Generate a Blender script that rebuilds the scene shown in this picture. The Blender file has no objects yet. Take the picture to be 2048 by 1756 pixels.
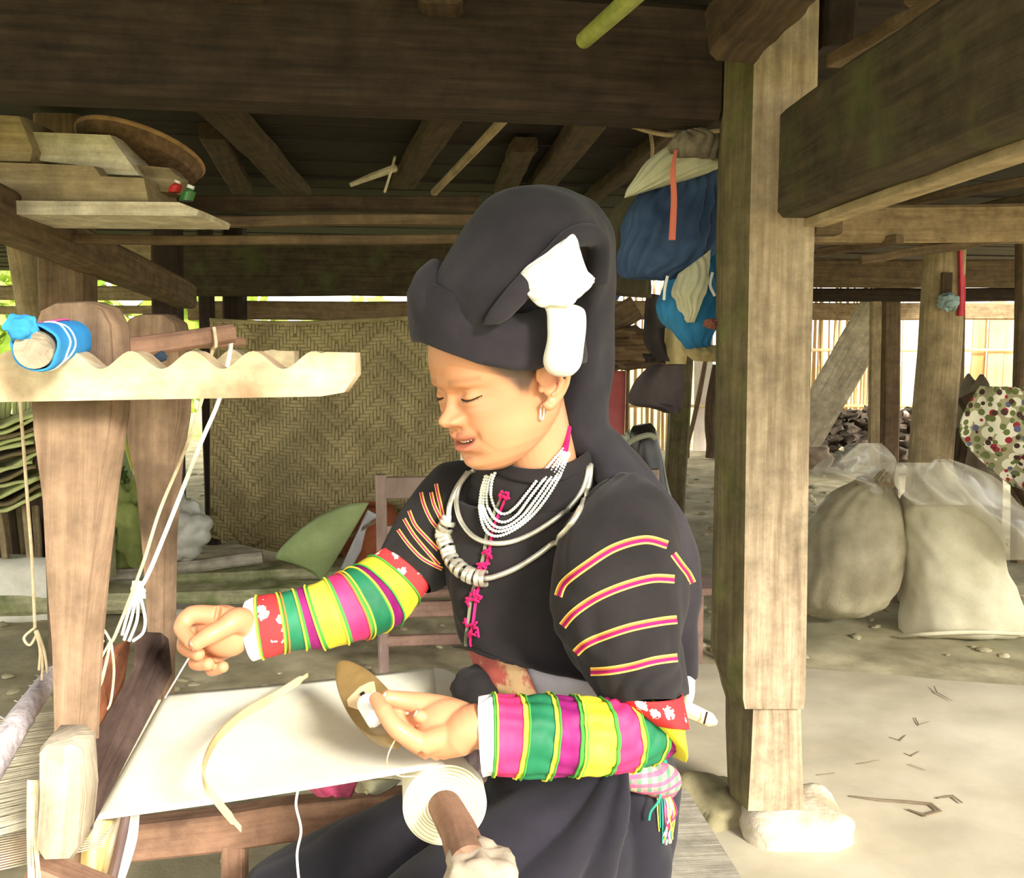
import bpy, bmesh, math, random
import numpy as np
from math import sin, cos, pi, radians, sqrt, atan2
from mathutils import Vector, Matrix, noise
random.seed(7)
SC = bpy.context.scene
# ---------------- camera, light, exposure ----------------
F = 1900.0; PITCH = radians(5.35); CAMZ = 1.25
cd = bpy.data.cameras.new('camera'); cam = bpy.data.objects.new('camera', cd); SC.collection.objects.link(cam)
cam.location = (0, 0, CAMZ); cam.rotation_euler = (pi / 2 - PITCH, 0, 0)
cd.sensor_width = 36; cd.lens = F / 2048 * 36; cd.clip_start = 0.02; cd.clip_end = 200
SC.camera = cam
w = bpy.data.worlds.new('sky'); SC.world = w; w.use_nodes = True
bg = w.node_tree.nodes['Background']; bg.inputs[0].default_value = (1.0, 0.985, 0.93, 1); bg.inputs[1].default_value = 2.1
sd = bpy.data.lights.new('sun', 'SUN'); sun = bpy.data.objects.new('sun', sd); SC.collection.objects.link(sun)
sd.energy = 4.7; sd.angle = radians(14); sd.color = (1.0, 0.96, 0.88)
sun.rotation_euler = (radians(65), 0, radians(36))
SC.view_settings.view_transform = 'Standard'; SC.view_settings.look = 'None'
SC.view_settings.gamma = 1; SC.view_settings.use_curve_mapping = False
SC.view_settings.exposure = 0.88
try:
    SC.cycles.max_bounces = 8; SC.cycles.diffuse_bounces = 6
    SC.cycles.use_denoising = True
    SC.cycles.sample_clamp_indirect = 8
except Exception: pass

# ---------------- helpers ----------------
def at(px, py, Y):
    'a point seen at pixel px,py standing Y metres away'
    a = (px - 1024) / F; b = -(py - 878) / F
    dy = cos(PITCH) + b * sin(PITCH); dz = -sin(PITCH) + b * cos(PITCH)
    return Vector((a * Y / dy, Y, CAMZ + dz * Y / dy))
def atz(px, py, z):
    a = (px - 1024) / F; b = -(py - 878) / F
    dy = cos(PITCH) + b * sin(PITCH); dz = -sin(PITCH) + b * cos(PITCH)
    t = (z - CAMZ) / dz
    return Vector((a * t, dy * t, z))
def lin(c):
    return tuple((x / 255 / 12.92 if x <= 10 else ((x / 255 + .055) / 1.055) ** 2.4) for x in c[:3]) + (1,)
_M = {}
def M(name, c1, c2=None, scale=6, st=(1, 1, 1), rough=.85, bump=.25, uv=False, metal=0, c3=None, bdist=.004, alpha=1, trans=0, sss=0, sheen=0, spec=.3, det=6, lo=.35, hi=.65, ior=1.45, fine=0, grime=.12):
    if name in _M: return _M[name]
    m = bpy.data.materials.new(name); m.use_nodes = True; nt = m.node_tree; N = nt.nodes; L = nt.links
    b = N['Principled BSDF']; b.inputs['Roughness'].default_value = rough; b.inputs['Metallic'].default_value = metal
    b.inputs['Specular IOR Level'].default_value = spec; b.inputs['IOR'].default_value = ior
    b.inputs['Base Color'].default_value = lin(c1)
    if alpha < 1: b.inputs['Alpha'].default_value = alpha
    if trans: b.inputs['Transmission Weight'].default_value = trans
    if sss:
        b.inputs['Subsurface Weight'].default_value = sss; b.inputs['Subsurface Radius'].default_value = (.012, .005, .003); b.inputs['Subsurface Scale'].default_value = 1
    if sheen: b.inputs['Sheen Weight'].default_value = sheen
    if c2:
        tc = N.new('ShaderNodeTexCoord'); mp = N.new('ShaderNodeMapping'); oi = N.new('ShaderNodeObjectInfo')
        ml = N.new('ShaderNodeMath'); ml.operation = 'MULTIPLY'; ml.inputs[1].default_value = 17.3
        L.new(oi.outputs['Random'], ml.inputs[0]); L.new(ml.outputs[0], mp.inputs['Location'])
        mp.inputs['Scale'].default_value = st; L.new(tc.outputs['UV' if uv else 'Object'], mp.inputs[0])
        n1 = N.new('ShaderNodeTexNoise'); n1.inputs['Scale'].default_value = scale; n1.inputs['Detail'].default_value = det; n1.inputs['Roughness'].default_value = .62
        L.new(mp.outputs[0], n1.inputs[0])
        r = N.new('ShaderNodeValToRGB'); r.color_ramp.elements[0].position = lo; r.color_ramp.elements[1].position = hi
        r.color_ramp.elements[0].color = lin(c1); r.color_ramp.elements[1].color = lin(c2); L.new(n1.outputs[0], r.inputs[0])
        out = r.outputs[0]
        if c3:
            n2 = N.new('ShaderNodeTexNoise'); n2.inputs['Scale'].default_value = scale * .33; n2.inputs['Detail'].default_value = 4
            L.new(mp.outputs[0] if not uv else tc.outputs['Object'], n2.inputs[0])
            if uv: n2.inputs['Scale'].default_value = 6
            r2 = N.new('ShaderNodeValToRGB'); r2.color_ramp.elements[0].position = .5; r2.color_ramp.elements[1].position = .68
            L.new(n2.outputs[0], r2.inputs[0])
            mx = N.new('ShaderNodeMixRGB'); L.new(r2.outputs[0], mx.inputs[0]); L.new(out, mx.inputs[1]); mx.inputs[2].default_value = lin(c3); out = mx.outputs[0]
        n4 = N.new('ShaderNodeTexNoise'); n4.inputs['Scale'].default_value = 11 if uv else scale * 2.3; n4.inputs['Detail'].default_value = 12; n4.inputs['Roughness'].default_value = .72
        L.new(tc.outputs['Object'], n4.inputs[0]); mr = N.new('ShaderNodeMapRange'); mr.inputs[1].default_value = .35; mr.inputs[2].default_value = .65
        mr.inputs[3].default_value = 1 - grime; mr.inputs[4].default_value = 1 + grime * .35; L.new(n4.outputs[0], mr.inputs[0])
        mg = N.new('ShaderNodeMixRGB'); mg.blend_type = 'MULTIPLY'; mg.inputs[0].default_value = 1; L.new(out, mg.inputs[1]); L.new(mr.outputs[0], mg.inputs[2]); out = mg.outputs[0]
        L.new(out, b.inputs['Base Color'])
        if bump:
            bp = N.new('ShaderNodeBump'); bp.inputs['Strength'].default_value = bump; bp.inputs['Distance'].default_value = bdist
            h = n1.outputs[0]
            if fine:
                n3 = N.new('ShaderNodeTexNoise'); n3.inputs['Scale'].default_value = fine; L.new(tc.outputs['Object'], n3.inputs[0])
                ad = N.new('ShaderNodeMath'); L.new(h, ad.inputs[0]); L.new(n3.outputs[0], ad.inputs[1]); h = ad.outputs[0]
            L.new(h, bp.inputs['Height']); L.new(bp.outputs[0], b.inputs['Normal'])
    _M[name] = m; return m
def wood(name, c1, c2, c3=None, bump=.5, rough=.85, along=3.0, across=60):
    return M(name, c1, c2, scale=1, st=(across, along, 1), uv=True, c3=c3, bump=min(1, bump * 1.5), rough=rough, bdist=.004, lo=.3, hi=.68, grime=.42, det=9)

class MB:
    def __init__(s): s.v = []; s.f = []; s.uv = []; s.mi = []
    def add(s, vs, fs, uvs=None, mi=0):
        o = len(s.v); s.v += [tuple(x) for x in vs]
        for k, fa in enumerate(fs):
            s.f.append(tuple(i + o for i in fa)); s.uv.append(uvs[k] if uvs else [(0, 0)] * len(fa)); s.mi.append(mi if not isinstance(mi, (list, tuple)) else mi[k])
        return s
    def rings(s, rings, caps=(True, True), closed=True, mi=0, rowmi=None):
        'rings: list of lists of points, all the same length'
        n = len(rings[0]); vs = [p for r in rings for p in r]; fs = []; uvs = []; mis = []
        L = [0.0]
        for a, b in zip(rings, rings[1:]): L.append(L[-1] + (Vector(a[0]) - Vector(b[0])).length * .5 + (Vector(a[n // 2]) - Vector(b[n // 2])).length * .5)
        r0 = max(rings, key=lambda r: (Vector(r[0]) - Vector(r[n // 2])).length)
        C = [0.0]
        for k in range(n): C.append(C[-1] + (Vector(r0[k]) - Vector(r0[(k + 1) % n])).length)
        kk = n if closed else n - 1
        for j in range(len(rings) - 1):
            for k in range(kk):
                k2 = (k + 1) % n
                fs.append((j * n + k, j * n + k2, (j + 1) * n + k2, (j + 1) * n + k))
                uvs.append([(C[k], L[j]), (C[k + 1], L[j]), (C[k + 1], L[j + 1]), (C[k], L[j + 1])])
                mis.append(rowmi[j] if rowmi else mi)
        if closed:
            if caps[0]: fs.append(tuple(range(n))[::-1]); uvs.append([(C[k] , C[k]*.1) for k in range(n)][::-1]); mis.append(rowmi[0] if rowmi else mi)
            if caps[1]: fs.append(tuple((len(rings) - 1) * n + k for k in range(n))); uvs.append([(C[k], C[k]*.1) for k in range(n)]); mis.append(rowmi[-1] if rowmi else mi)
        return s.add(vs, fs, uvs, mis)
    def bar(s, p, q, w, h, up=(0, 0, 1), ch=.12, seg=1, wob=0, t=1.0, mi=0, bow=0):
        'chamfered rectangular bar from p to q; w sideways, h along up; t tapers the far end'
        p = Vector(p); q = Vector(q); d = (q - p).normalized(); up = Vector(up)
        sd_ = d.cross(up)
        if sd_.length < 1e-4: sd_ = d.cross(Vector((1, 0, 0)))
        sd_.normalize(); u = sd_.cross(d)
        rs = []; c = min(w, h) * ch; rnd = random.Random(int(abs(p.x * 977 + q.y * 131 + q.z * 71) * 1000))
        for i in range(seg + 1):
            k = i / seg; cc = p.lerp(q, k) + sd_ * rnd.uniform(-wob, wob) + u * (rnd.uniform(-wob, wob) + bow * 4 * k * (1 - k)); f = 1 + (t - 1) * k
            W = w / 2 * f * (1 + rnd.uniform(-wob, wob) * 2); H = h / 2 * f
            rs.append([cc + sd_ * x + u * y for x, y in [(-W + c, -H), (W - c, -H), (W, -H + c), (W, H - c), (W - c, H), (-W + c, H), (-W, H - c), (-W, -H + c)]])
        return s.rings(rs, mi=mi)
    def tube(s, pts, r, n=10, mi=0, closed=False, flat=1.0, caps=(True, True), sub=1):
        pts = [Vector(p) for p in pts]
        rr = list(r) if hasattr(r, '__len__') else [r] * len(pts)
        if sub > 1 and len(pts) > 2: pts, rr = smooth_path(pts, rr, sub)
        rs = []; T0 = None; nrm = None
        for i, p in enumerate(pts):
            if closed: T = pts[(i + 1) % len(pts)] - pts[i - 1]
            else: T = pts[min(i + 1, len(pts) - 1)] - pts[max(i - 1, 0)]
            T.normalize()
            if nrm is None:
                a = Vector((0, 0, 1)) if abs(T.z) < .9 else Vector((1, 0, 0)); nrm = T.cross(a).normalized()
            else:
                nrm = (nrm - T * nrm.dot(T)).normalized()
            b = T.cross(nrm)
            rs.append([p + nrm * (cos(2 * pi * k / n) * rr[i]) + b * (sin(2 * pi * k / n) * rr[i] * flat) for k in range(n)])
        if closed: rs.append(rs[0])
        return s.rings(rs, mi=mi, caps=(caps[0] and not closed, caps[1] and not closed))
    def prism(s, poly, ext, mi=0, bev=0):
        'polygon of 3D points extruded by the vector ext'
        poly = [Vector(p) for p in poly]; ext = Vector(ext); n = len(poly)
        c = sum(poly, Vector()) / n
        if bev:
            ins = lambda q, e: [p + (c - p).normalized() * bev + e for p in q]
            rs = [ins(poly, Vector()), [p + ext * .12 for p in poly], [p + ext * .88 for p in poly], ins(poly, ext)]
        else: rs = [poly, [p + ext for p in poly]]
        vs = [p for r in rs for p in r]; fs = []; uvs = []
        ex = (poly[1] - poly[0]).normalized(); big = max(((poly[i] - poly[i - 1]) for i in range(n)), key=lambda x: x.length).normalized()
        nn = ext.normalized(); ey = nn.cross(big)
        U = lambda p: ((Vector(p) - c).dot(ey), (Vector(p) - c).dot(big))
        for j in range(len(rs) - 1):
            for k in range(n):
                f = (j * n + k, j * n + (k + 1) % n, (j + 1) * n + (k + 1) % n, (j + 1) * n + k)
                fs.append(f); uvs.append([(U(vs[i])[0] + (.02 if i >= (j + 1) * n else 0), U(vs[i])[1]) for i in f])
        f = tuple(range(n))[::-1]; fs.append(f); uvs.append([U(vs[i]) for i in f])
        f = tuple((len(rs) - 1) * n + k for k in range(n)); fs.append(f); uvs.append([U(vs[i]) for i in f])
        return s.add(vs, fs, uvs, mi)
    def blob(s, c, r, R=None, n=16, m=10, nz=0, ns=3.0, mi=0, ex=1.0, seed=0):
        'noisy ellipsoid'
        c = Vector(c); vs = []; fs = []
        R = R or Matrix.Identity(3)
        for j in range(m + 1):
            a = pi * j / m
            for k in range(n):
                b = 2 * pi * k / n
                f = lambda x: math.copysign(abs(x) ** ex, x)
                d = Vector((f(sin(a)) * f(cos(b)), f(sin(a)) * f(sin(b)), f(cos(a))))
                p = Vector((d.x * r[0], d.y * r[1], d.z * r[2]))
                if nz: p *= 1 + nz * noise.noise(d * ns + Vector((seed * 3.7, seed, 0)))
                vs.append(c + R @ p)
        for j in range(m):
            for k in range(n):
                fs.append((j * n + k, j * n + (k + 1) % n, (j + 1) * n + (k + 1) % n, (j + 1) * n + k))
        return s.add(vs, fs, None, mi)
    def grid(s, fn, nu, nv, mi=0):
        vs = [fn(i / nu, j / nv) for j in range(nv + 1) for i in range(nu + 1)]
        fs = [(j * (nu + 1) + i, j * (nu + 1) + i + 1, (j + 1) * (nu + 1) + i + 1, (j + 1) * (nu + 1) + i) for j in range(nv) for i in range(nu)]
        uv = [[(i / nu, j / nv), ((i + 1) / nu, j / nv), ((i + 1) / nu, (j + 1) / nv), (i / nu, (j + 1) / nv)] for j in range(nv) for i in range(nu)]
        return s.add(vs, fs, uv, mi)
    def build(s, name, mats, parent=None, smooth=True, ang=42, weld=True, solid=0):
        org = ORG.get(parent.name, Vector()) if parent else Vector()
        me = bpy.data.meshes.new(name)
        me.from_pydata([(x - org.x, y - org.y, z - org.z) for x, y, z in s.v], [], s.f)
        ul = me.uv_layers.new(name='UVMap')
        flat = [c for u in s.uv for xy in u for c in xy]
        if len(flat) == 2 * len(me.loops): ul.data.foreach_set('uv', flat)
        me.polygons.foreach_set('material_index', s.mi)
        if not isinstance(mats, (list, tuple)): mats = [mats]
        for m in mats: me.materials.append(m)
        if weld:
            bm = bmesh.new(); bm.from_mesh(me); bmesh.ops.remove_doubles(bm, verts=bm.verts, dist=1e-5)
            bmesh.ops.recalc_face_normals(bm, faces=bm.faces); bm.to_mesh(me); bm.free()
        if smooth:
            me.shade_smooth(); me.set_sharp_from_angle(angle=radians(ang))
        o = bpy.data.objects.new(name, me); SC.collection.objects.link(o)
        if parent: o.parent = parent
        ORG[o.name] = org
        if solid:
            md = o.modifiers.new('thick', 'SOLIDIFY'); md.thickness = solid; md.offset = 0
        return o
ORG = {}
def smooth_path(pts, rr, sub):
    P = []; R = []
    n = len(pts)
    for i in range(n - 1):
        p0 = pts[max(i - 1, 0)]; p1 = pts[i]; p2 = pts[i + 1]; p3 = pts[min(i + 2, n - 1)]
        for k in range(sub):
            t = k / sub
            P.append(.5 * ((2 * p1) + (p2 - p0) * t + (2 * p0 - 5 * p1 + 4 * p2 - p3) * t * t + (3 * p1 - p0 - 3 * p2 + p3) * t ** 3))
            R.append(rr[i] + (rr[i + 1] - rr[i]) * t)
    P.append(pts[-1]); R.append(rr[-1]); return P, R
def cr(vals, t):
    'catmull-rom through a list of Vectors or floats, t in 0..len-1'
    n = len(vals); i = min(int(t), n - 2); i = max(i, 0); t -= i
    p0 = vals[max(i - 1, 0)]; p1 = vals[i]; p2 = vals[i + 1]; p3 = vals[min(i + 2, n - 1)]
    return .5 * ((2 * p1) + (p2 - p0) * t + (2 * p0 - 5 * p1 + 4 * p2 - p3) * t * t + (3 * p1 - p0 - 3 * p2 + p3) * t ** 3)
class Loft:
    'tube of elliptic sections; each section = (left point, right point, thickness)'
    def __init__(s, secs, ex=1.0, wr=0, ws=14, seed=0, back=1.0, pl=None):
        s.pl = pl
        s.L = [Vector(a[0]) for a in secs]; s.R = [Vector(a[1]) for a in secs]; s.T = [float(a[2]) for a in secs]
        s.ex = ex; s.n = len(secs); s.wr = wr; s.ws = ws; s.seed = seed; s.back = back
        s.ref = None
        s.N = []
        for i in range(s.n):
            T = ((s.L[min(i + 1, s.n - 1)] + s.R[min(i + 1, s.n - 1)]) - (s.L[max(i - 1, 0)] + s.R[max(i - 1, 0)]))
            N = (s.R[i] - s.L[i]).cross(T).normalized()
            if s.N and N.dot(s.N[-1]) < 0: N = -N
            if not s.N and N.y > 0: N = -N
            s.N.append(N)
    def p(s, t, th, off=0):
        't along 0..n-1, th angle: 0 = right edge, pi/2 = towards viewer side, pi = left edge'
        L = cr(s.L, t); R = cr(s.R, t); T = cr(s.T, t); N = cr(s.N, t).normalized()
        c = (L + R) / 2; W = (R - L) / 2
        g = lambda x: math.copysign(abs(x) ** s.ex, x)
        a = g(cos(th)); b = g(sin(th)); k = T / 2 * (s.back if b < 0 else 1)
        q = c + W * a + N * (b * k)
        nn = (W.normalized() * (cos(th) / max(W.length, 1e-4)) + N * (sin(th) / max(k, 1e-4))).normalized()
        o = off
        if s.pl: o += s.pl[0] * (abs(sin(th * s.pl[1] + 1.7 * sin(t * 1.3 + s.seed) + 2.5 * noise.noise(Vector((t * .8, th * .7, s.seed))))) - .5)
        if s.wr:
            z = Vector((q.x * s.ws, q.y * s.ws, q.z * s.ws * .6 + s.seed))
            o += s.wr * (noise.noise(z) + .5 * noise.noise(z * 2.3))
        return q + nn * o
    def mb(s, mb, n=40, m=6, caps=(True, True), mi=0, t0=0, t1=None, off=0, rowf=None):
        t1 = s.n - 1 if t1 is None else t1
        K = max(2, int((t1 - t0) * m)); ts = [t0 + (t1 - t0) * k / K for k in range(K + 1)]
        rs = [[s.p(t, 2 * pi * k / n, off) for k in range(n)] for t in ts]
        rm = [rowf((a + b) / 2) for a, b in zip(ts, ts[1:])] if rowf else None
        mb.rings(rs, caps=caps, mi=mi, rowmi=rm); return mb
    def line(s, t0, t1, a0, a1, k=24, off=.002):
        return [s.p(t0 + (t1 - t0) * i / k, a0 + (a1 - a0) * i / k, off) for i in range(k + 1)]
def thing(name, label, cat, loc=(0, 0, 0), group=None):
    o = bpy.data.objects.new(name, None); SC.collection.objects.link(o); o.location = loc; o.empty_display_size = .05
    ORG[o.name] = Vector(loc); o['label'] = label; o['category'] = cat
    if group: o['group'] = group
    return o
def tag(o, label, cat, group=None):
    o['label'] = label; o['category'] = cat
    if group: o['group'] = group
    # put the origin at the base of the thing
    me = o.data; vs = np.empty(len(me.vertices) * 3); me.vertices.foreach_get('co', vs); vs = vs.reshape(-1, 3)
    c = Vector(((vs[:, 0].min() + vs[:, 0].max()) / 2, (vs[:, 1].min() + vs[:, 1].max()) / 2, vs[:, 2].min()))
    me.transform(Matrix.Translation(-c)); o.location = c
    return o
def struct(o): o['kind'] = 'structure'; return o
def stuff(o): o['kind'] = 'stuff'; return o
A9 = radians(9.1); UX = Vector((cos(A9), sin(A9), 0)); VX = Vector((-sin(A9), cos(A9), 0))
def H(u, v, z): return UX * u + VX * v + Vector((0, 0, z))
# ---------------- setting ----------------
W_dark = wood('dark_beam_wood', (40, 31, 24), (66, 52, 41), bump=.4)
W_moss = wood('mossy_beam_wood', (54, 46, 32), (84, 72, 52), c3=(76, 76, 44), bump=.5)
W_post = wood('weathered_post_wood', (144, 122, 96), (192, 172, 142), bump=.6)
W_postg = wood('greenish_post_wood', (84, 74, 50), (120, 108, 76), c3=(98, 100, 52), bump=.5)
W_mid = wood('brown_wood', (88, 70, 52), (124, 102, 76), bump=.5)
W_tan = wood('tan_wood', (138, 118, 88), (176, 156, 120), bump=.5)
W_pale = wood('pale_wood', (196, 180, 150), (232, 220, 196), bump=.5)
W_grey = wood('grey_wood', (150, 140, 120), (190, 182, 164), bump=.6)
m_soil = M('packed_earth', (136, 126, 96), (196, 184, 150), scale=3.2, bump=.5, bdist=.02, c3=(138, 134, 104), fine=0, det=12)
m_slab = M('smooth_dry_earth', (176, 164, 138), (204, 194, 170), scale=1.3, bump=.35, bdist=.012, det=12)
m_soilg = M('outer_ground', (150, 150, 90), (190, 190, 120), scale=.8, bump=.4, bdist=.02)

def floor_h(x, y):
    h = .016 * noise.noise(Vector((x * 1.7, y * 1.7, 0))) + .012 * noise.noise(Vector((x * 6, y * 6, 3)))
    h += .008 * noise.noise(Vector((x * 19, y * 19, 3))) + .02 * max(0, noise.noise(Vector((x * 4, y * 4, 9))) - .25)
    return h - .02
mb = MB(); mb.grid(lambda a, b: (-6 + 13 * a, -1.5 + 15 * b, floor_h(-6 + 13 * a, -1.5 + 15 * b)), 230, 300)
fl = struct(mb.build('floor', m_soil, smooth=True, ang=80)); fl['label'] = 'rough trodden brown earth floor'
mb = MB(); mb.grid(lambda a, b: (-60 + 120 * a, -30 + 110 * b, -.09), 4, 4)
og = struct(mb.build('floor', m_soilg)); og['label'] = 'sunlit ground beyond the posts'
rnd = random.Random(77); b = MB()
for k in range(900):
    x = rnd.uniform(-3.5, 4); y = 2.0 + 8 * rnd.random() ** 1.4; r = rnd.uniform(.008, .028) * (1 if y < 5 else 1.4)
    if x > .3 and y < 3.75: continue
    b.blob((x, y, floor_h(x, y) + r * .15), (r * rnd.uniform(.8, 1.6), r * rnd.uniform(.7, 1.2), r * rnd.uniform(.35, .6)), R=Matrix.Rotation(rnd.uniform(0, 3), 3, 'Z'), n=8, m=5, nz=.5, seed=k)
cd_ = b.build('clod', m_soil, fl, weld=False); stuff(cd_)
# smoother slab of earth near the main post, its edge running across at the back
def slab_pt(a, b):
    x = .22 + a * 3.2; edge = 3.62 + .10 * sin(x * 2.1) - .05 * x
    y = -.6 + (edge + .6) * b
    xx = x - .35 * (1 - b) * 0
    h = .006 * noise.noise(Vector((x * 2, y * 2, 0))) + .003 * noise.noise(Vector((x * 9, y * 9, 0)))
    e = min(1, (1 - b) * 22) * min(1, a * 16)
    return (xx, y, .004 + .016 * e + h)
mb = MB(); mb.grid(slab_pt, 110, 150)
sl = struct(mb.build('floor', m_slab, ang=80)); sl['label'] = 'smooth pale strip of dry earth floor'
# footprints and scratches of birds in the slab
m_scr = M('dark_earth', (120, 104, 82), (140, 124, 100), scale=20)
tr = MB()
def scratch(pts, r=.004):
    P = [atz(x, y, .024) for x, y in pts]; tr.tube(P, [r * .5] + [r] * (len(P) - 2) + [r * .4], n=5, flat=.35)
for q in [[(1868, 1372), (1874, 1385), (1905, 1402)], [(1830, 1435), (1838, 1450), (1860, 1443)], [(1778, 1474), (1800, 1481), (1812, 1470)],
          [(1808, 1506), (1822, 1512), (1838, 1503)], [(1712, 1528), (1730, 1526), (1760, 1520)], [(1818, 1528), (1850, 1540)], [(1635, 1550), (1670, 1546)]]:
    scratch(q)
for q in [[(1700, 1592), (1760, 1600), (1820, 1604), (1862, 1608), (1880, 1622), (1850, 1630), (1815, 1618)], [(1876, 1596), (1905, 1592), (1925, 1606)]]:
    scratch(q, .008)
o = tr.build('footprint', m_scr, sl); stuff(o)

# ceiling: the underside of the house floor, one plank at a time
cl = bpy.data.objects.new('ceiling', None); SC.collection.objects.link(cl); struct(cl); ORG['ceiling'] = Vector()
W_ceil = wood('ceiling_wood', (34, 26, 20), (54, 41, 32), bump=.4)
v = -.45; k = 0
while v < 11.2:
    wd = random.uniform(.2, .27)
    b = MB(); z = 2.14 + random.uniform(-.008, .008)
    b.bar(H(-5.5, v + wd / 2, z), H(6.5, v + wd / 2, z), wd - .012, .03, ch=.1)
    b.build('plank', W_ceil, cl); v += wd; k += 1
# ---------- beams of the house ----------
def beam(label, p, q, w, h, mat, name='beam', cat='beam', **kw):
    b = MB(); kw.setdefault('seg', 8); kw.setdefault('wob', .004); b.bar(p, q, w, h, **kw)
    o = b.build(name, mat); tag(o, label, cat); return o
beam('thick dark main beam crossing the top from edge to edge', H(-3.2, 2.35, 1.95), H(.88, 2.35, 1.95), .16, .27, W_dark)
# right beam runs from the main post towards the camera
p = at(1560, 432, 2.2); q = at(2048, 240, 1.29); q = q + (q - p) * .6
beam('mossy beam running forward from the main post', p + Vector((0.045, 0, .115)), Vector((q.x + .045, q.y, p.z + .115)), .11, .24, W_moss)
b = MB(); b.bar(p + Vector((.085, 0.02, -.012)), Vector((q.x + .085, q.y, p.z - .012)), .05, .02); o = b.build('plank', W_tan)  # pale wood stands in for light on the beam's underside edge
tag(o, 'thin pale strip put in as the lit lower edge of the mossy forward beam', 'plank')

# main post
mp = thing('post', 'squared weathered main post standing on a rough stone block', 'post', at(1555, 1620, 2.28))
def sec(y, L, m, R, Y, d=.17):
    a = at(L, y, Y + .09); b_ = at(m, y, Y); c = at(R, y, Y); z = c.z
    for q in (a, b_): q.z = z
    return [b_, c, c + Vector((.02, d, 0)), a + Vector((.01, d * .55, 0)), a]
rs = [sec(-140, 1452, 1512, 1642, 2.28), sec(120, 1450, 1508, 1636, 2.28), sec(430, 1441, 1500, 1630, 2.28), sec(900, 1438, 1492, 1618, 2.28), sec(1340, 1428, 1486, 1612, 2.28), sec(1398, 1446, 1486, 1610, 2.28), sec(1418, 1450, 1490, 1607, 2.283)]
def shade_left_faces(o):  # left faces get darker greenish wood, their shade put into the colour
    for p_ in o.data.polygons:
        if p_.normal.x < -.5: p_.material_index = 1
b = MB(); b.rings(rs); shade_left_faces(b.build('shaft', [W_post, W_postg], mp, smooth=False))
rs = [sec(1405, 1456, 1507, 1601, 2.30, .14), sec(1500, 1456, 1503, 1604, 2.30, .14), sec(1622, 1460, 1496, 1608, 2.30, .14)]
b = MB(); b.rings(rs); shade_left_faces(b.build('foot', [W_post, W_postg], mp, smooth=False))
# footing stone
def stone(name, label, c, r, mat, nz=.25, ex=.55, rot=0, seed=0, n=28, m=18):
    b = MB(); b.blob(c, r, R=Matrix.Rotation(rot, 3, 'Z'), n=n, m=m, nz=nz, ex=ex, seed=seed, ns=1.6)
    o = b.build(name, mat, ang=60); tag(o, label, 'stone'); return o
m_stone = M('footing_stone', (190, 176, 152), (232, 222, 202), scale=14, bump=.8, bdist=.012, c3=(176, 160, 130))
stone('footing_stone', 'pale rough stone block under the main post', at(1588, 1662, 2.36) + Vector((0, .0, -.01)), (.142, .135, .092), m_stone, nz=.2, seed=4)
m_stoneg = M('mossy_stone', (132, 122, 92), (160, 150, 112), scale=10, bump=.6, bdist=.01, c3=(140, 140, 80))
stone('footing_stone', 'darker mossy stone wedged beside the pale block', at(1448, 1650, 2.46) + Vector((0, 0, -.03)), (.125, .12, .14), m_stoneg, nz=.35, rot=.4, seed=9)

# joists under the floor
def joist(label, x0, y0, x1, y1, w=.09, h=.09, z=2.072, mat=W_dark, ext=.1, **kw):
    p = atz(x0, y0, z); q = atz(x1, y1, z); d = (q - p)
    return beam(label, p - d * ext, q + d * ext, w, h, mat, name='joist', **kw)
W_joist = wood('joist_wood', (62, 48, 35), (92, 74, 54), bump=.4)
joist('brown joist left of the headscarf, running back under the floor', 425, 200, 590, 375, w=.12, h=.07, mat=W_joist, z=2.07)
joist('short dark joist beside the winnowing tray', 430, 275, 480, 370, w=.1, h=.06, mat=W_joist)
joist('brown joist rising to the right above the headscarf', 900, 215, 812, 355, w=.11, h=.07, mat=W_joist, z=2.078)
joist('dim joist running back between headscarf and laundry', 1190, 225, 1065, 390, w=.12, h=.07, mat=W_joist)
joist('short stubby joist piece above the headscarf', 1045, 300, 1010, 375, w=.1, h=.06, mat=W_joist)
joist('narrow joist above the laundry bundle', 1370, 240, 1180, 400, w=.08, h=.06, mat=W_joist, z=2.078)
joist('wide dark joist above the main beam near its middle', 880, -40, 885, 70, w=.1, h=.12, mat=W_joist)
joist('dark joist above the main beam at the far left', 265, -30, 300, 30, w=.1, h=.12, mat=W_joist)
joist('dark stub joist above the main beam, third along', 470, -60, 445, 40, w=.14, h=.1, mat=W_joist)
W_bam = wood('green_bamboo', (134, 140, 66), (170, 176, 92), bump=.2, rough=.5)
b = MB(); b.tube([at(1290, -30, 1.62), at(1230, 25, 1.85), at(1168, 80, 2.1)], .018, n=12)
tag(b.build('bamboo_pole', W_bam), 'yellow green bamboo pole stuck above the main beam', 'pole')
b = MB(); b.tube([at(1030, 215, 2.6), at(950, 300, 3.1), at(868, 385, 3.7)], .014, n=8)
tag(b.build('stick', W_tan), 'thin light stick slanting under the ceiling right of the headscarf peak', 'stick')
b = MB(); b.tube([at(700, 370, 4.4), at(745, 352, 4.4), at(790, 336, 4.3)], [.010, .016, .017], n=7); b.tube([at(790, 314, 4.2), at(783, 340, 4.28), at(769, 385, 4.3)], .006, n=6)
tag(b.build('driftwood_stick', W_pale), 'pale stick with a cross twig hanging under the ceiling', 'stick')
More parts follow.
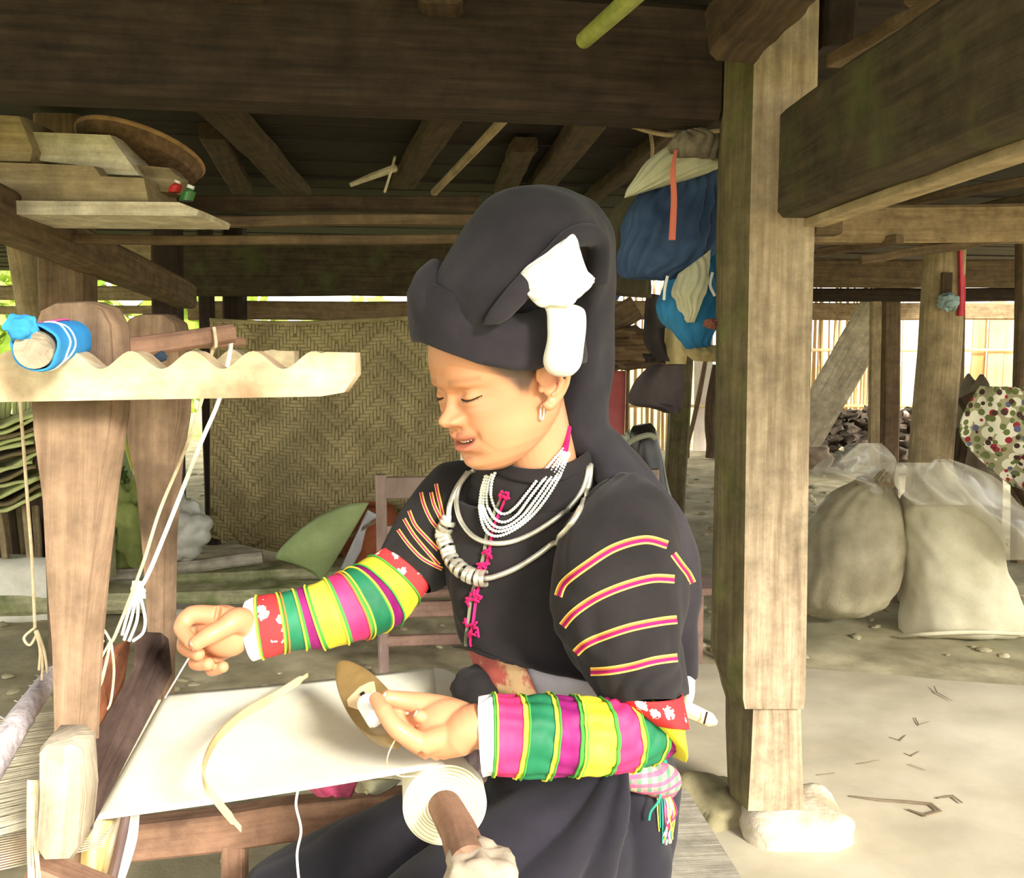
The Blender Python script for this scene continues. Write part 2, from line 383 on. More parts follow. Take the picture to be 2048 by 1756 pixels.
# right of the post
beam('short hewn beam end above the main post', at(1462, 70, 2.1), at(1580, -60, 1.9), .12, .12, W_joist, name='beam_end')
beam('square stub hanging beside the main post top', at(1672, -60, 2.35), at(1672, 100, 2.35), .08, .08, W_dark, name='beam_end', up=(0, 1, 0))
beam('brown board slanting up behind the forward beam', at(1690, 125, 2.3), at(2000, -40, 1.7), .1, .03, W_mid, name='board')
beam('reddish brown plank at the upper corner', at(1850, 10, 2.2), at(2120, 20, 2.0), .2, .04, W_mid, name='board')
# house beams beyond
def hbeam(label, x0, x1, yb, yt, Y, mat, d=.12, **kw):
    p = at(x0, (yb + yt) / 2, Y); q = at(x1, (yb + yt) / 2, Y); h = (at(x0, yt, Y) - at(x0, yb, Y)).length
    return beam(label, p, q, d, h, mat, **kw)
W_back = wood('back_beam_wood', (132, 108, 78), (166, 142, 108), bump=.4)
hbeam('tan crossbeam behind the main post on the upper right', 1560, 2300, 487, 412, 4.4, W_back)
hbeam('second brown crossbeam farther back on the right', 1560, 2500, 575, 520, 6.4, W_mid)
hbeam('dark strip put in as the shadow under the second crossbeam', 1540, 2500, 603, 577, 6.9, W_dark)  # dark bar standing in for the shadow below the beam above
hbeam('tan rail along the top of the cane fence', 1560, 2500, 640, 606, 10.6, W_back)
b = MB(); b.bar(at(1625, 450, 4.1), at(1676, 450, 4.1), .12, .085); tag(b.build('beam_end', W_mid), 'cut beam end poking out right behind the main post', 'beam')
for k, (a, c, e, f, l) in enumerate([(1650, 392, 1880, 330, 'thin rafter nearest the forward beam'), (1640, 440, 2100, 352, 'long pale lath above the tan crossbeam'), (1900, 430, 2150, 375, 'lath above the tan crossbeam at the edge'),
                                  (1640, 505, 1800, 478, 'lath between the two far crossbeams'), (1720, 520, 2060, 470, 'lower lath between the two far crossbeams')]):
    beam(l, at(a, c, 5.6 - .3 * k), at(e, f, 4.0 + .1 * k), .05, .04, W_mid, name='lath')
# left and centre back
hbeam('plank edge of the hanging shelf, upper', -200, 960, 424, 394, 3.2, W_joist, d=.05)
hbeam('light shelf rail behind the headscarf, middle', -200, 945, 452, 432, 3.1, W_mid, d=.06)
hbeam('light shelf rail behind the headscarf, lowest', -200, 915, 487, 470, 3.15, W_mid, d=.05)
hbeam('broad mossy board high at the back behind the loom', 358, 1250, 592, 482, 6.0, W_moss, d=.06)
hbeam('broad pale board piece high at the back left', 60, 357, 560, 470, 6.1, W_tan, d=.06)
hbeam('dim crossbeam above the woven mat', 380, 1300, 640, 603, 6.6, W_back, d=.1)
hbeam('greenish rail at the far left back', -300, 360, 600, 572, 7.4, W_tan, d=.1)
hbeam('second greenish rail at the far left back', -300, 340, 628, 612, 7.6, W_tan, d=.1)
beam('square diagonal brace descending to the right on the left side', at(-60, 400, 2.5), at(372, 592, 5.2), .12, .13, W_mid, name='brace')
def post(label, x0, y0, x1, y1, Y, wpx, mat, round_=False, d=None, top=None, bot=None):
    w_ = wpx * Y / F; P = at(x0, y0, Y); Q = at(x1, y1, Y)
    if bot is not None: k = (bot - P.z) / (Q.z - P.z); Q = P + (Q - P) * k
    if top is not None: k = (top - Q.z) / (P.z - Q.z); P = Q + (P - Q) * k
    b = MB()
    if round_: b.tube([P, P.lerp(Q, .33) + Vector((.008, 0, 0)), P.lerp(Q, .66) - Vector((.006, 0, 0)), Q], [w_ * .46, w_ * .49, w_ * .51, w_ * .56], n=18)
    else: b.bar(P, Q, w_, d or w_, up=(0, 1, 0), seg=6, wob=.004)
    o = b.build('post', mat); tag(o, label, 'post'); return o
post('tall dark post at the left behind the loom boards', 133, 440, 140, 700, 3.6, 88, W_mid, top=2.1, bot=-.03)
post('thinner dark post behind the far loom board', 335, 560, 337, 700, 5.3, 50, W_dark, top=2.1, bot=-.03)
post('slim dark post left of the woven mat', 412, 560, 416, 700, 6.2, 26, W_dark, top=2.1, bot=-.03)
post('another dark post at the corner of the woven mat', 470, 590, 470, 700, 6.4, 40, W_dark, top=2.1, bot=-.03)
post('rounded pale trunk at the far left edge', 40, 470, 60, 600, 5.0, 60, W_tan, round_=True, bot=-.03)
post('round barkless post behind the two sacks', 1892, 447, 1862, 920, 4.75, 84, W_tan, round_=True, bot=-.03)
post('square dark post midway to the cane fence', 1780, 600, 1776, 890, 7.0, 34, W_mid, bot=-.03)
post('narrow paler strip put in as the lit face of the dark post', 1752, 598, 1748, 890, 6.9, 20, W_tan, bot=-.03, d=.05)  # brightness of the dark post's one face, made as a paler strip
post('post near the right edge', 2046, 560, 2042, 800, 5.6, 26, W_mid, top=2.1, bot=-.03)
post('thin dark stake behind the red cloth', 1922, 620, 1920, 780, 7.6, 13, W_mid, bot=-.03)
post('square post in front of the bright doorway', 1372, 560, 1350, 965, 6.6, 40, W_postg, top=2.1, bot=-.03)
beam('pale board leaning against the dark post', at(1762, 610, 7.3), at(1590, 905, 7.6), .30, .03, W_pale, name='board', up=(0, 1, 0))
# the cane fence at the back
fence = bpy.data.objects.new('wall_back', None); SC.collection.objects.link(fence); struct(fence); ORG['wall_back'] = Vector()
m_cane = M('dry_cane', (190, 150, 96), (232, 204, 160), scale=3, st=(1, 1, .15), bump=0)
m_board = M('bleached_board', (205, 188, 170), (240, 230, 215), scale=3, st=(1, 1, .1), bump=0)
x = 1225.0
rnd = random.Random(3)
while x < 2130:
    Yf = 12 + rnd.uniform(-.05, .05)
    if x > 1790 or 1380 < x < 1440:
        wd = rnd.uniform(26, 44); b = MB(); P = at(x + wd / 2, 905, Yf); top = rnd.uniform(1.7, 2.3)
        b.bar((P.x, Yf, -.05), (P.x + rnd.uniform(-.04, .04), Yf, top), wd * .86 * Yf / F, .03, up=(0, 1, 0), seg=3, wob=.006)
        o = b.build('board', m_board if rnd.random() < .6 else m_cane, fence); x += wd + rnd.choice([0, 3, 14])
    else:
        b = MB(); P = at(x, 905, Yf); r = rnd.uniform(.012, .024); dx = rnd.uniform(-.05, .05)
        b.tube([(P.x, Yf, -.05), (P.x + dx * .5, Yf, 1.0), (P.x + dx, Yf, rnd.uniform(1.95, 2.3))], [r, r, r * .8], n=7)
        b.build('cane', m_cane, fence); x += r * 2 * F / 12 + rnd.choice([.3, 1, 2, 6])
for z in (.55, 1.25, 1.75):
    b = MB(); b.tube([at(1225, 905, 11.94) * 1, at(2130, 905, 11.94)], .02, n=8)
    for i in range(len(b.v)): b.v[i] = (b.v[i][0], b.v[i][1], z + (b.v[i][2] - at(1225, 905, 11.94).z))
    b.build('rail', m_cane, fence)
# foliage outside, left and far
m_leaf = M('leaf', (120, 150, 50), (190, 205, 90), scale=2, bump=0, rough=.6)
m_bark = M('bark', (96, 84, 60), (120, 106, 80), scale=8)
def tree(label, cx, cy, cz, rx, rz, n, seed):
    rnd = random.Random(seed); t = thing('tree', label, 'tree', (cx, cy, -.09), 'green trees beyond the far side')
    b = MB(); b.tube([(cx, cy, -.09), (cx + .1, cy, cz)], [.16, .09], n=8); b.build('trunk', m_bark, t)
    b = MB()
    for _ in range(n):
        a = rnd.uniform(0, 2 * pi); e = rnd.uniform(-1, 1); rr = rnd.uniform(.55, 1)
        c = Vector((cx + rx * rr * cos(a) * sqrt(1 - e * e), cy + rx * .6 * rr * sin(a) * sqrt(1 - e * e), cz + rz * rr * e))
        s_ = rnd.uniform(.12, .28); d1 = Vector((rnd.gauss(0, 1), rnd.gauss(0, 1), rnd.gauss(0, 1))).normalized(); d2 = d1.orthogonal().normalized()
        b.add([c - d1 * s_, c - d2 * s_ * .45, c + d1 * s_, c + d2 * s_ * .45 + Vector((0, 0, .03))], [(0, 1, 2, 3)])
    o = b.build('foliage', m_leaf, t, weld=False, smooth=False); stuff(o)
tree('bushy green tree beyond the left posts', -6.2, 15, 1.9, 2.6, 1.9, 1500, 1)
tree('low green bush beyond the woven mat', -2.4, 17, 1.0, 1.9, 1.15, 900, 2)
tree('tall green tree at the far left outside', -11.6, 13, 2.2, 2.3, 2.2, 1300, 3)
# ---------------- things in the background ----------------
def px_prism(pts, Y, th, dY=None, bev=0):
    'outline standing at distance Y (or dY: distance of every corner) with real thickness th going back'
    P = [at(x, y, Y if dY is None else dY[i]) for i, (x, y) in enumerate(pts)]
    b = MB(); b.prism(P, Vector((0, th, 0)), bev=bev); return b
def board_px(label, pts, Y, th, mat, name='board', cat='board', group=None, bev=.004):
    o = px_prism(pts, Y, th, bev=bev).build(name, mat); tag(o, label, cat, group); return o
# stack of boards and the tray on the hanging shelf
board_px('short pale board, topmost at the left end of the shelf stack', [(-60, 225), (40, 230), (68, 300), (62, 325), (-60, 322)], 2.72, .22, W_tan)
board_px('broad pale board under the short one on the shelf', [(48, 262), (222, 268), (258, 320), (282, 352), (196, 350), (188, 336), (60, 320)], 2.76, .2, W_pale)
board_px('long notched pale board in the middle of the shelf stack', [(-60, 322), (188, 330), (205, 352), (290, 356), (300, 404), (-60, 400)], 2.70, .25, W_tan)
board_px('long pale board at the bottom of the shelf stack', [(-60, 400), (360, 404), (400, 420), (396, 432), (-60, 428)], 2.66, .3, W_pale)
board_px('small crooked slab end beside the tray', [(268, 328), (340, 334), (356, 352), (350, 386), (290, 384), (278, 350)], 2.8, .1, W_tan)
m_tray = M('tray_weave', (96, 74, 56), (132, 104, 80), scale=40, bump=.5)
m_rim = M('tray_rim', (150, 112, 78), (186, 146, 104), scale=20, bump=.3)
tr = thing('winnowing_tray', 'round woven tray with a pale rim lying on the shelf boards', 'tray', at(285, 372, 3.0))
R_ = Matrix.Rotation(radians(-15), 3, 'X') @ Matrix.Rotation(radians(12), 3, 'Y')
c = at(280, 308, 3.0); b = MB()
rs = [[c + R_ @ Vector((r * cos(a), r * sin(a), z)) for a in [2 * pi * k / 48 for k in range(48)]] for r, z in [(.02, -.035), (.12, -.032), (.17, -.02), (.185, .012), (.19, .012), (.175, -.025), (.12, -.04), (.02, -.043)]]
b.rings(rs); b.build('basket', m_tray, tr)
b = MB(); b.tube([c + R_ @ Vector((.188 * cos(a), .188 * sin(a), .014)) for a in [2 * pi * k / 40 for k in range(40)]], .0075, n=8, closed=True); b.build('rim', m_rim, tr)
m_red = M('red_plastic', (190, 40, 40), rough=.4); m_grn = M('dark_green_glass', (50, 110, 50), rough=.2, spec=.5); m_whp = M('white_plastic', (225, 225, 220), rough=.4)
def bottle(label, px, py, Y, r, hpx, m1, m2):
    c = at(px, py, Y); h = hpx * Y / F; t = thing('bottle', label, 'bottle', c)
    b = MB(); d = Vector((.35, 0, .94)) * h
    prof = [(0, .7), (0, 1), (.55, 1), (.72, .5), (.82, .45)]
    rs = [[c + d * k + Vector((cos(a), sin(a), 0)) * r * q for a in [2 * pi * i / 12 for i in range(12)]] for k, q in prof]
    b.rings(rs); b.build('body', m1, t); b = MB(); b.tube([c + d * .8, c + d], r * .5, n=10); b.build('cap', m2, t)
bottle('small red bottle with white cap at the end of the shelf boards', 348, 385, 2.72, .017, 24, m_red, m_whp)
bottle('small dark green bottle with white cap at the end of the shelf boards', 372, 402, 2.7, .02, 32, m_grn, m_whp)

# woven bamboo mat leaning at the back, real over-and-under strips
m_mat = M('bamboo_strip', (144, 130, 92), (184, 168, 122), scale=5, bump=.3, c3=(146, 134, 100))
m_core = M('mat_core', (136, 120, 84), (150, 134, 94), scale=9)
mt = thing('woven_mat', 'large curved woven bamboo mat standing behind the loom', 'mat', at(660, 1115, 5.3))
def mat_pt(u, v, off=0):
    'u across 0..1, v up 0..1'
    x = 420 + 500 * u; top = 640 + 6 * sin(u * 5); bot = 1075 + 42 * sin(u * pi * .9); y = bot + (top - bot) * v
    lean = .12 * v; curve = .35 * (2 * u - 1) ** 2
    return at(x, y, 5.3 - curve * .6 + lean - off)
b = MB(); b.grid(lambda a, c: mat_pt(a, c, -.006), 30, 20); b.build('backing', m_core, mt, solid=.008)
b = MB(); NU = 72; NV = 66
def strip_(u0, u1, v0, v1, hor):
    u0 = max(0, u0); u1 = min(1, u1); v0 = max(0, v0); v1 = min(1, v1)
    if u1 - u0 < .004 or v1 - v0 < .004: return
    n_ = 3; T = []; Bt = []
    for k in range(n_ + 1):
        t = k / n_; h = .003 + .009 * sin(pi * t)
        for s_ in (0, 1):
            u, v = (u0 + (u1 - u0) * t, v0 + (v1 - v0) * s_) if hor else (u0 + (u1 - u0) * s_, v0 + (v1 - v0) * t)
            T.append(mat_pt(u, v, h)); Bt.append(mat_pt(u, v, -.002))
    fs = []
    m_ = len(T)
    for k in range(n_):
        a, c_ = 2 * k, 2 * k + 2; fs += [(a, a + 1, c_ + 1, c_), (a, c_, c_ + m_, a + m_), (a + 1, a + 1 + m_, c_ + 1 + m_, c_ + 1)]
    fs += [(0, m_, m_ + 1, 1), (m_ - 2, m_ - 1, 2 * m_ - 1, 2 * m_ - 2)]
    b.add(T + Bt, fs)
for i in range(NU):
    for j in range(-2, NV):
        zz_ = i if (i // 12) % 2 == 0 else -i
        r_ = (zz_ + j) % 6
        if (i // 12) % 2 == 0 and r_ == 0 or (i // 12) % 2 == 1 and r_ == 2:
            if j >= 0: strip_((i + .05) / NU, (i + 2.95) / NU, (j + .08) / NV, (j + .92) / NV, True)
        if r_ == 3: strip_((i + .08) / NU, (i + .92) / NU, (j + .05) / NV, (j + 2.95) / NV, False)
o = b.build('weave', m_mat, mt, weld=False, ang=60); stuff(o)
b = MB(); b.tube([mat_pt(k / 20, 1.0, .004) for k in range(21)], .012, n=8); b.build('edge_strip', m_mat, mt)

# ledge of planks and logs in front of the mat
def log(label, x0, y0, x1, y1, Y0, Y1, w, h, mat, name='plank', cat='plank'):
    p = at(x0, y0, Y0); q = at(x1, y1, Y1); b = MB(); b.bar(p, q, w, h, seg=8, wob=.006, ch=.25)
    tag(b.build(name, mat), label, cat)
m_gw = wood('green_tinged_wood', (164, 160, 120), (204, 198, 156), c3=(140, 146, 96), bump=.6)  # green tinge puts the light off the foliage into the wood colour
log('upper long plank of the ledge before the mat', -150, 1176, 800, 1130, 4.70, 4.98, .26, .07, m_gw)
log('thin split log lying on the ledge', 180, 1158, 525, 1112, 4.62, 4.80, .07, .06, W_grey, name='log', cat='log')
log('lower thick plank of the ledge, earth stained', -150, 1206, 790, 1185, 4.42, 4.66, .22, .10, m_gw)
log('half buried plank at the foot of the ledge', 300, 1230, 760, 1227, 4.30, 4.45, .14, .07, W_grey)
# upright slab beside the near loom board
board_px('upright greenish slab behind the near loom board', [(176, 1070), (214, 1060), (216, 1160), (178, 1160)], 4.5, .1, m_gw, bev=.004)
# heap at the far left: curved bark sheets over a row of split sticks
m_bk1 = M('pale_bark_sheet', (170, 176, 110), (206, 210, 146), scale=6, bump=.3); m_bk2 = M('brown_bark_sheet', (96, 84, 60), (140, 126, 88), scale=7, bump=.4)
rnd = random.Random(5)
for k in range(13):
    y = 1005 - k * 14; x0 = -150 + rnd.uniform(-10, 10); x1 = 82 + rnd.uniform(-18, 12)
    b = MB(); arch = rnd.uniform(8, 22); Y = 4.45 + .02 * k
    def f(a, c, y=y, x0=x0, x1=x1, arch=arch, Y=Y):
        return at(x0 + (x1 - x0) * a, y - 15 * c - arch * sin(a * pi * 2.2 + .5) + 5 * noise.noise(Vector((a * 6, c, y))), Y + .3 * c)
    b.grid(f, 26, 4); o = b.build('bark_sheet', m_bk1 if k % 3 != 1 else m_bk2, solid=.012)
    tag(o, 'curved bark sheet in the heap at the left edge', 'bark sheet', 'bark sheets heaped at the left edge')
for k in range(14):
    x = -60 + k * 10.5 + rnd.uniform(-2, 2); b = MB(); Y = 4.5 + rnd.uniform(0, .2)
    b.bar(at(x - rnd.uniform(4, 14), 1012, Y + .05), at(x + rnd.uniform(0, 8), 1128, Y - .05), .03, .02, up=(0, 1, 0), seg=2, wob=.003)
    tag(b.build('firewood', W_tan if k % 3 else W_joist), 'split stick standing under the bark heap', 'firewood', 'split sticks under the bark heap')
b = MB(); b.bar(at(-150, 1090, 4.95), at(95, 1090, 4.95), .1, .3); tag(b.build('board', W_dark), 'dark backing board behind the standing split sticks', 'board')
board_px('dark low crate wall behind the bark sheets', [(-150, 830), (90, 830), (95, 1110), (-150, 1110)], 5.15, .08, W_joist, bev=.005)
for k in range(9):
    b = MB(); x = -20 + k * 10; b.tube([at(x, 780, 5.0), at(x - 3 + rnd.uniform(-3, 3), 862, 5.0)], .012, n=7)
    tag(b.build('cane', m_bk1), 'upright pale cane above the bark heap', 'cane', 'upright canes above the bark heap')
stone('stone', 'flat pale stone at the left edge under the split sticks', at(20, 1143, 4.50) - Vector((0, 0, .12)), (.34, .12, .19), M('chalky_stone', (215, 210, 190), (236, 232, 215), scale=6, bump=.4), nz=.2, seed=2)

# sacks and bags
m_gsack = M('green_woven_sack', (140, 158, 102), (172, 188, 130), scale=3, bump=.25, fine=150)
m_gsack2 = M('yellow_green_sack', (126, 136, 74), (158, 166, 98), scale=3, bump=.3, fine=120)
m_lbag = M('cloudy_plastic_bag', (178, 176, 164), (206, 204, 192), scale=5, rough=.35, spec=.5, bump=.2)
def px_blob(label, name, cat, cx, cy, Y, rx, ry, depth, mat, nz=.15, ns=2.5, seed=0, ex=.85, n=40, m=28, parent=None, rot=0):
    k = Y / F; b = MB(); b.blob(at(cx, cy, Y), (rx * k, depth, ry * k), R=Matrix.Rotation(rot, 3, 'Y'), n=n, m=m, nz=nz, ns=ns, seed=seed, ex=ex)
    o = b.build(name, mat, parent, ang=80)
    if not parent: tag(o, label, cat)
    return o
px_blob('tall pale green sack between the two loom boards', 'sack', 'sack', 206, 960, 4.95, 52, 165, .16, m_gsack, seed=1, ex=.7)
px_blob('yellow green crumpled sack under the far loom board', 'sack', 'sack', 262, 1050, 4.75, 48, 92, .14, m_gsack2, seed=5, nz=.3, ns=4)
bg_ = thing('plastic_bag', 'cloudy plastic bag full of round lumps behind the loom cords', 'bag', at(360, 1130, 4.75))
b = MB(); rnd = random.Random(12)
b.blob(at(350, 1060, 4.75), (.16, .12, .17), n=36, m=24, nz=.3, ns=4, seed=3)
for k in range(26):
    a = rnd.uniform(0, 2 * pi); r = rnd.uniform(.2, 1)
    b.blob(at(358 + 52 * r * cos(a), 1052 + 62 * r * sin(a), 4.70 - .06 * (1 - r)), (.048, .05, .046), n=12, m=8, nz=.1, seed=k)
o = b.build('bag_body', m_lbag, bg_, ang=80)
md = o.modifiers.new('r', 'REMESH'); md.mode = 'VOXEL'; md.voxel_size = .008; md.use_smooth_shade = True
ms = o.modifiers.new('s', 'SMOOTH'); ms.iterations = 3; ms.factor = .6
b = MB(); b.tube([at(243, 742, 1.60), at(243, 800, 1.60), at(249, 870, 1.60), at(256, 900, 1.60), at(265, 942, 1.60)], [.004, .006, .006, .009, .004], n=8, flat=.25, sub=5)
tag(b.build('ribbon', M('lime_ribbon', (176, 184, 80), (200, 206, 110), scale=9)), 'lime coloured plastic ribbon hanging beside the far loom board', 'ribbon')
px_blob('tiny dark leafy bunch at the foot of the lime ribbon', 'bunch', 'bunch', 232, 955, 4.75, 18, 22, .04, M('dark_leaf', (60, 84, 40), (90, 112, 60), scale=12), nz=.6, ns=4, seed=4)
# folded green sack with a white lining and a reddish basket
gs = thing('folded_sack', 'pale green woven sack folded open beside a reddish jar', 'sack', at(640, 1160, 4.7))
def fold(a, c):
    # outline follows the top arc, dropping to the lower corner
    x = 553 + 185 * a; top = 1113 - 108 * sin(min(1, a * 1.02) * pi / 2) ** .8; bot = 1116 + 48 * min(1, a * 1.1)
    x -= 96 * c * a ** 2
    y = top + (bot - top) * c
    return at(x, y, 4.75 - .16 * sin(a * pi * .9) * sin(c * pi * .8 + .3))
b = MB(); b.grid(fold, 30, 16); b.build('sack_flap', m_gsack, gs, solid=.012)
b = MB(); b.grid(lambda a, c: at(736 - 54 * c + 22 * a * (1 - c * .4), 1020 + 118 * c + 12 * a, 4.78 + .12 * a + .03 * sin(c * 7)), 8, 14)
b.build('lining', M('white_lining', (196, 198, 200), (226, 228, 230), scale=5), gs, solid=.008)
m_jar = M('reddish_clay', (128, 66, 40), (162, 92, 60), scale=5, bump=.3)
jr = thing('clay_jar', 'reddish brown jar standing between folded sack and chair', 'jar', at(735, 1160, 5.02))
c = at(742, 1158, 5.02); b = MB()
rs = [[c + Vector((r * cos(a), r * sin(a), z)) for a in [2 * pi * k / 28 for k in range(28)]] for r, z in [(.10, 0), (.14, .09), (.155, .23), (.15, .34), (.12, .40), (.11, .405), (.10, .39), (.09, .28)]]
b.rings(rs, caps=(True, True)); b.build('body', m_jar, jr)
b = MB(); b.tube([at(702, 1074, 4.84), at(730, 1055, 4.82), at(765, 1036, 4.86)], .008, n=6); b.build('strap', W_tan, jr)

# low wooden chairs behind the woman
m_chair = M('worn_lacquered_wood', (120, 100, 92), (156, 134, 124), scale=4, st=(3, 3, 1), bump=.2, rough=.3, spec=.6)
m_chair2 = wood('dull_red_brown_wood', (122, 94, 82), (152, 122, 106), bump=.3, rough=.5)
def chair(label, cx, cy_bottom, Y, w, yaw, hs=.34, hb=.76):
    c = at(cx, cy_bottom, Y); c.z = -.01; t = thing('wooden_chair', label, 'chair', c)
    R = Matrix.Rotation(yaw, 3, 'Z'); g = lambda x, y, z: c + R @ Vector((x, y, z))
    h = w / 2
    for sx in (-1, 1):
        b = MB(); b.bar(g(sx * h, 0, 0), g(sx * h, -.03, hb), .04, .035, up=R @ Vector((0, 1, 0)), ch=.2); b.build('back_post', m_chair, t)
        b = MB(); b.bar(g(sx * h, .36, 0), g(sx * h, .36, hs), .04, .04, up=R @ Vector((0, 1, 0)), ch=.2); b.build('leg', m_chair2, t)
        b = MB(); b.bar(g(sx * h, 0, .12), g(sx * h, .36, .12), .025, .03); b.build('stretcher', m_chair2, t)
    b = MB(); b.bar(g(-h, .17, hs), g(h, .17, hs), .40, .03, ch=.2); b.build('seat', m_chair2, t)
    b = MB(); b.bar(g(-h, -.01, hs - .06), g(h, -.01, hs - .06), .03, .06); b.build('seat_rail', m_chair2, t)
    b = MB(); b.bar(g(-h, -.01, .16), g(h, -.01, .16), .025, .04); b.build('stretcher', m_chair2, t)
    b = MB(); b.bar(g(-h, -.03, hb - .05), g(h, -.03, hb - .05), .025, .08); b.build('top_rail', m_chair, t)
    b = MB(); b.bar(g(-h, -.02, hb - .21), g(h, -.02, hb - .21), .02, .03); b.build('back_slat', m_chair, t)
    b = MB(); b.bar(g(-h, -.02, hb - .28), g(h, -.02, hb - .28), .02, .03); b.build('back_slat', m_chair, t)
    return t
chair('low glossy wooden chair behind the woman, left of her chest', 862, 1335, 3.55, .36, radians(6), hb=.80)
chair('low wooden chair hidden behind the woman\'s back, only its post top showing', 1218, 1318, 3.7, .33, radians(-4), hb=.80)
st_ = thing('stool', 'small brown wooden stool standing just left of the main post', 'stool', at(1420, 1318, 3.75))
c0_ = at(1420, 1318, 3.75); c0_.z = 0
for dx_ in (-.05, .12):
    for dy_ in (0, .2):
        b = MB(); b.bar(c0_ + Vector((dx_, dy_, -.01)), c0_ + Vector((dx_, dy_, .27)), .035, .035, up=(0, 1, 0)); b.build('leg', m_chair2, st_)
    b = MB(); b.bar(c0_ + Vector((dx_, 0, .12)), c0_ + Vector((dx_, .2, .12)), .02, .03); b.build('stretcher', m_chair2, st_)
b = MB(); b.bar(c0_ + Vector((-.08, .1, .285)), c0_ + Vector((.15, .1, .285)), .26, .03, ch=.2); b.build('seat', m_chair2, st_)

# the right middle: pile under the laundry
m_dkc = M('dark_cloth', (44, 38, 40), (66, 58, 58), scale=4, bump=.4, bdist=.01)
m_brnc = M('brown_sacking', (86, 66, 46), (124, 100, 70), scale=4, bump=.5, bdist=.01)
m_pink = M('faded_red_board', (168, 84, 84), (186, 104, 100), scale=3)
board_px('faded red panel standing behind the headscarf', [(1150, 742), (1252, 742), (1243, 1138), (1150, 1138)], 5.4, .04, m_pink, name='panel', cat='panel')
b = MB(); b.bar(at(1256, 738, 5.38), at(1247, 1138, 5.38), .012, .05, up=(0, 1, 0)); tag(b.build('strip', W_mid), 'thin wooden edging strip beside the red panel', 'strip')
for k, (x, y, rx, ry, l) in enumerate([(1238, 712, 70, 26, 'lowest brown sack of the pile above the red panel'), (1250, 676, 60, 22, 'upper brown sack of the pile above the red panel'), (1300, 715, 36, 16, 'small dark sack at the right end of the pile')]):
    px_blob(l, 'sack', 'sack', x, y, 5.3, rx, ry, .18, m_brnc if k < 2 else m_dkc, nz=.35, ns=3, seed=20 + k)
b = MB(); b.bar(at(1130, 738, 5.3), at(1345, 728, 5.3), .3, .03); tag(b.build('board', W_joist), 'shelf board carrying the brown sacks', 'board')
b = MB(); b.bar(at(1205, 655, 5.35), at(1272, 615, 5.35), .1, .14); tag(b.build('board', W_mid), 'brown board end above the brown sacks', 'board')
def drape(label, name, cat, rows, Y, mat, wav=.02, nf=9, seed=0, th=.006, parent=None, nx=40, ny=40, group=None):
    'hanging cloth; rows = (xl, xr, y) from the top down'
    n = len(rows); L = [Vector((r[0], r[2], 0)) for r in rows]; Rr = [Vector((r[1], r[3] if len(r) > 3 else r[2], 0)) for r in rows]
    def f(a, c):
        l = cr(L, c * (n - 1)); r = cr(Rr, c * (n - 1)); q = l.lerp(r, a)
        dep = wav * sin(a * nf + seed + .8 * sin(c * 3 + seed)) * (.4 + .6 * c) + wav * .7 * noise.noise(Vector((a * 4, c * 3, seed)))
        return at(q.x, q.y, Y - .05 * sin(a * pi) + dep)
    b = MB(); b.grid(f, nx, ny); o = b.build(name, mat, parent, solid=th, ang=80)
    if not parent: tag(o, label, cat, group)
    return o
ln2 = thing('clothes_line', 'thin dark cord from which the darker clothes hang near the doorway', 'cord', at(1330, 590, 4.3))
b = MB(); b.tube([at(1200, 560, 4.32), at(1320, 592, 4.3), at(1450, 565, 4.3)], .006, n=6, sub=5); b.tube([at(1300, 590, 4.3), at(1303, 660, 4.33), at(1320, 735, 4.38)], .006, n=6, sub=3); b.tube([at(1352, 588, 4.3), at(1352, 660, 4.27)], .005, n=6); b.build('cord', W_joist, ln2)
drape('dark cloth hanging beside the bright doorway', 'cloth', 'cloth', [(1292, 1345, 590), (1288, 1345, 640), (1290, 1350, 690), (1320, 1362, 722)], 4.3, m_dkc)
drape('dark shirt hanging lower, above the black bag', 'shirt', 'clothing', [(1300, 1366, 730), (1268, 1368, 765), (1258, 1366, 805), (1300, 1364, 815), (1330, 1360, 825)], 4.4, M('grey_dark_cloth', (62, 52, 54), (88, 78, 78), scale=3))
drape('cream cloth strip hanging left of the doorway post', 'cloth', 'cloth', [(1330, 1376, 655), (1328, 1374, 700), (1332, 1372, 728)], 4.25, M('cream_cloth', (160, 144, 100), (190, 174, 130), scale=3))
# tall black padded thing
m_blk = M('black_leather', (28, 24, 20), (52, 46, 36), scale=6, rough=.3, spec=.5, bump=.1)
bk = thing('leather_bag', 'tall black leather bag with a rounded top beside the red panel', 'bag', at(1310, 1180, 3.95))
P3 = lambda x, y, Y: at(x, y, Y)
lf = Loft([(P3(1266, 852, 4), P3(1300, 846, 4), .05), (P3(1258, 872, 4), P3(1312, 862, 4), .10), (P3(1262, 930, 4), P3(1325, 910, 4), .13), (P3(1290, 1010, 4), P3(1340, 980, 4), .14), (P3(1310, 1100, 4), P3(1372, 1080, 4), .14), (P3(1320, 1190, 4), P3(1380, 1180, 4), .14)], wr=.004)
b = MB(); lf.mb(b, n=30, m=6); b.build('body', m_blk, bk)
b = MB(); b.tube([at(1245, 905, 3.9), at(1262, 882, 3.88), at(1296, 870, 3.88), at(1310, 876, 3.9)], .012, n=8, sub=4); b.build('piping', M('grey_strap', (140, 140, 120)), bk)
px_blob('small crumpled green and white plastic bag beside the black bag', 'plastic_bag', 'bag', 1262, 905, 4.1, 20, 40, .05, M('white_green_plastic', (120, 150, 90), (210, 210, 190), scale=9, rough=.4), nz=.4, ns=3, seed=7)
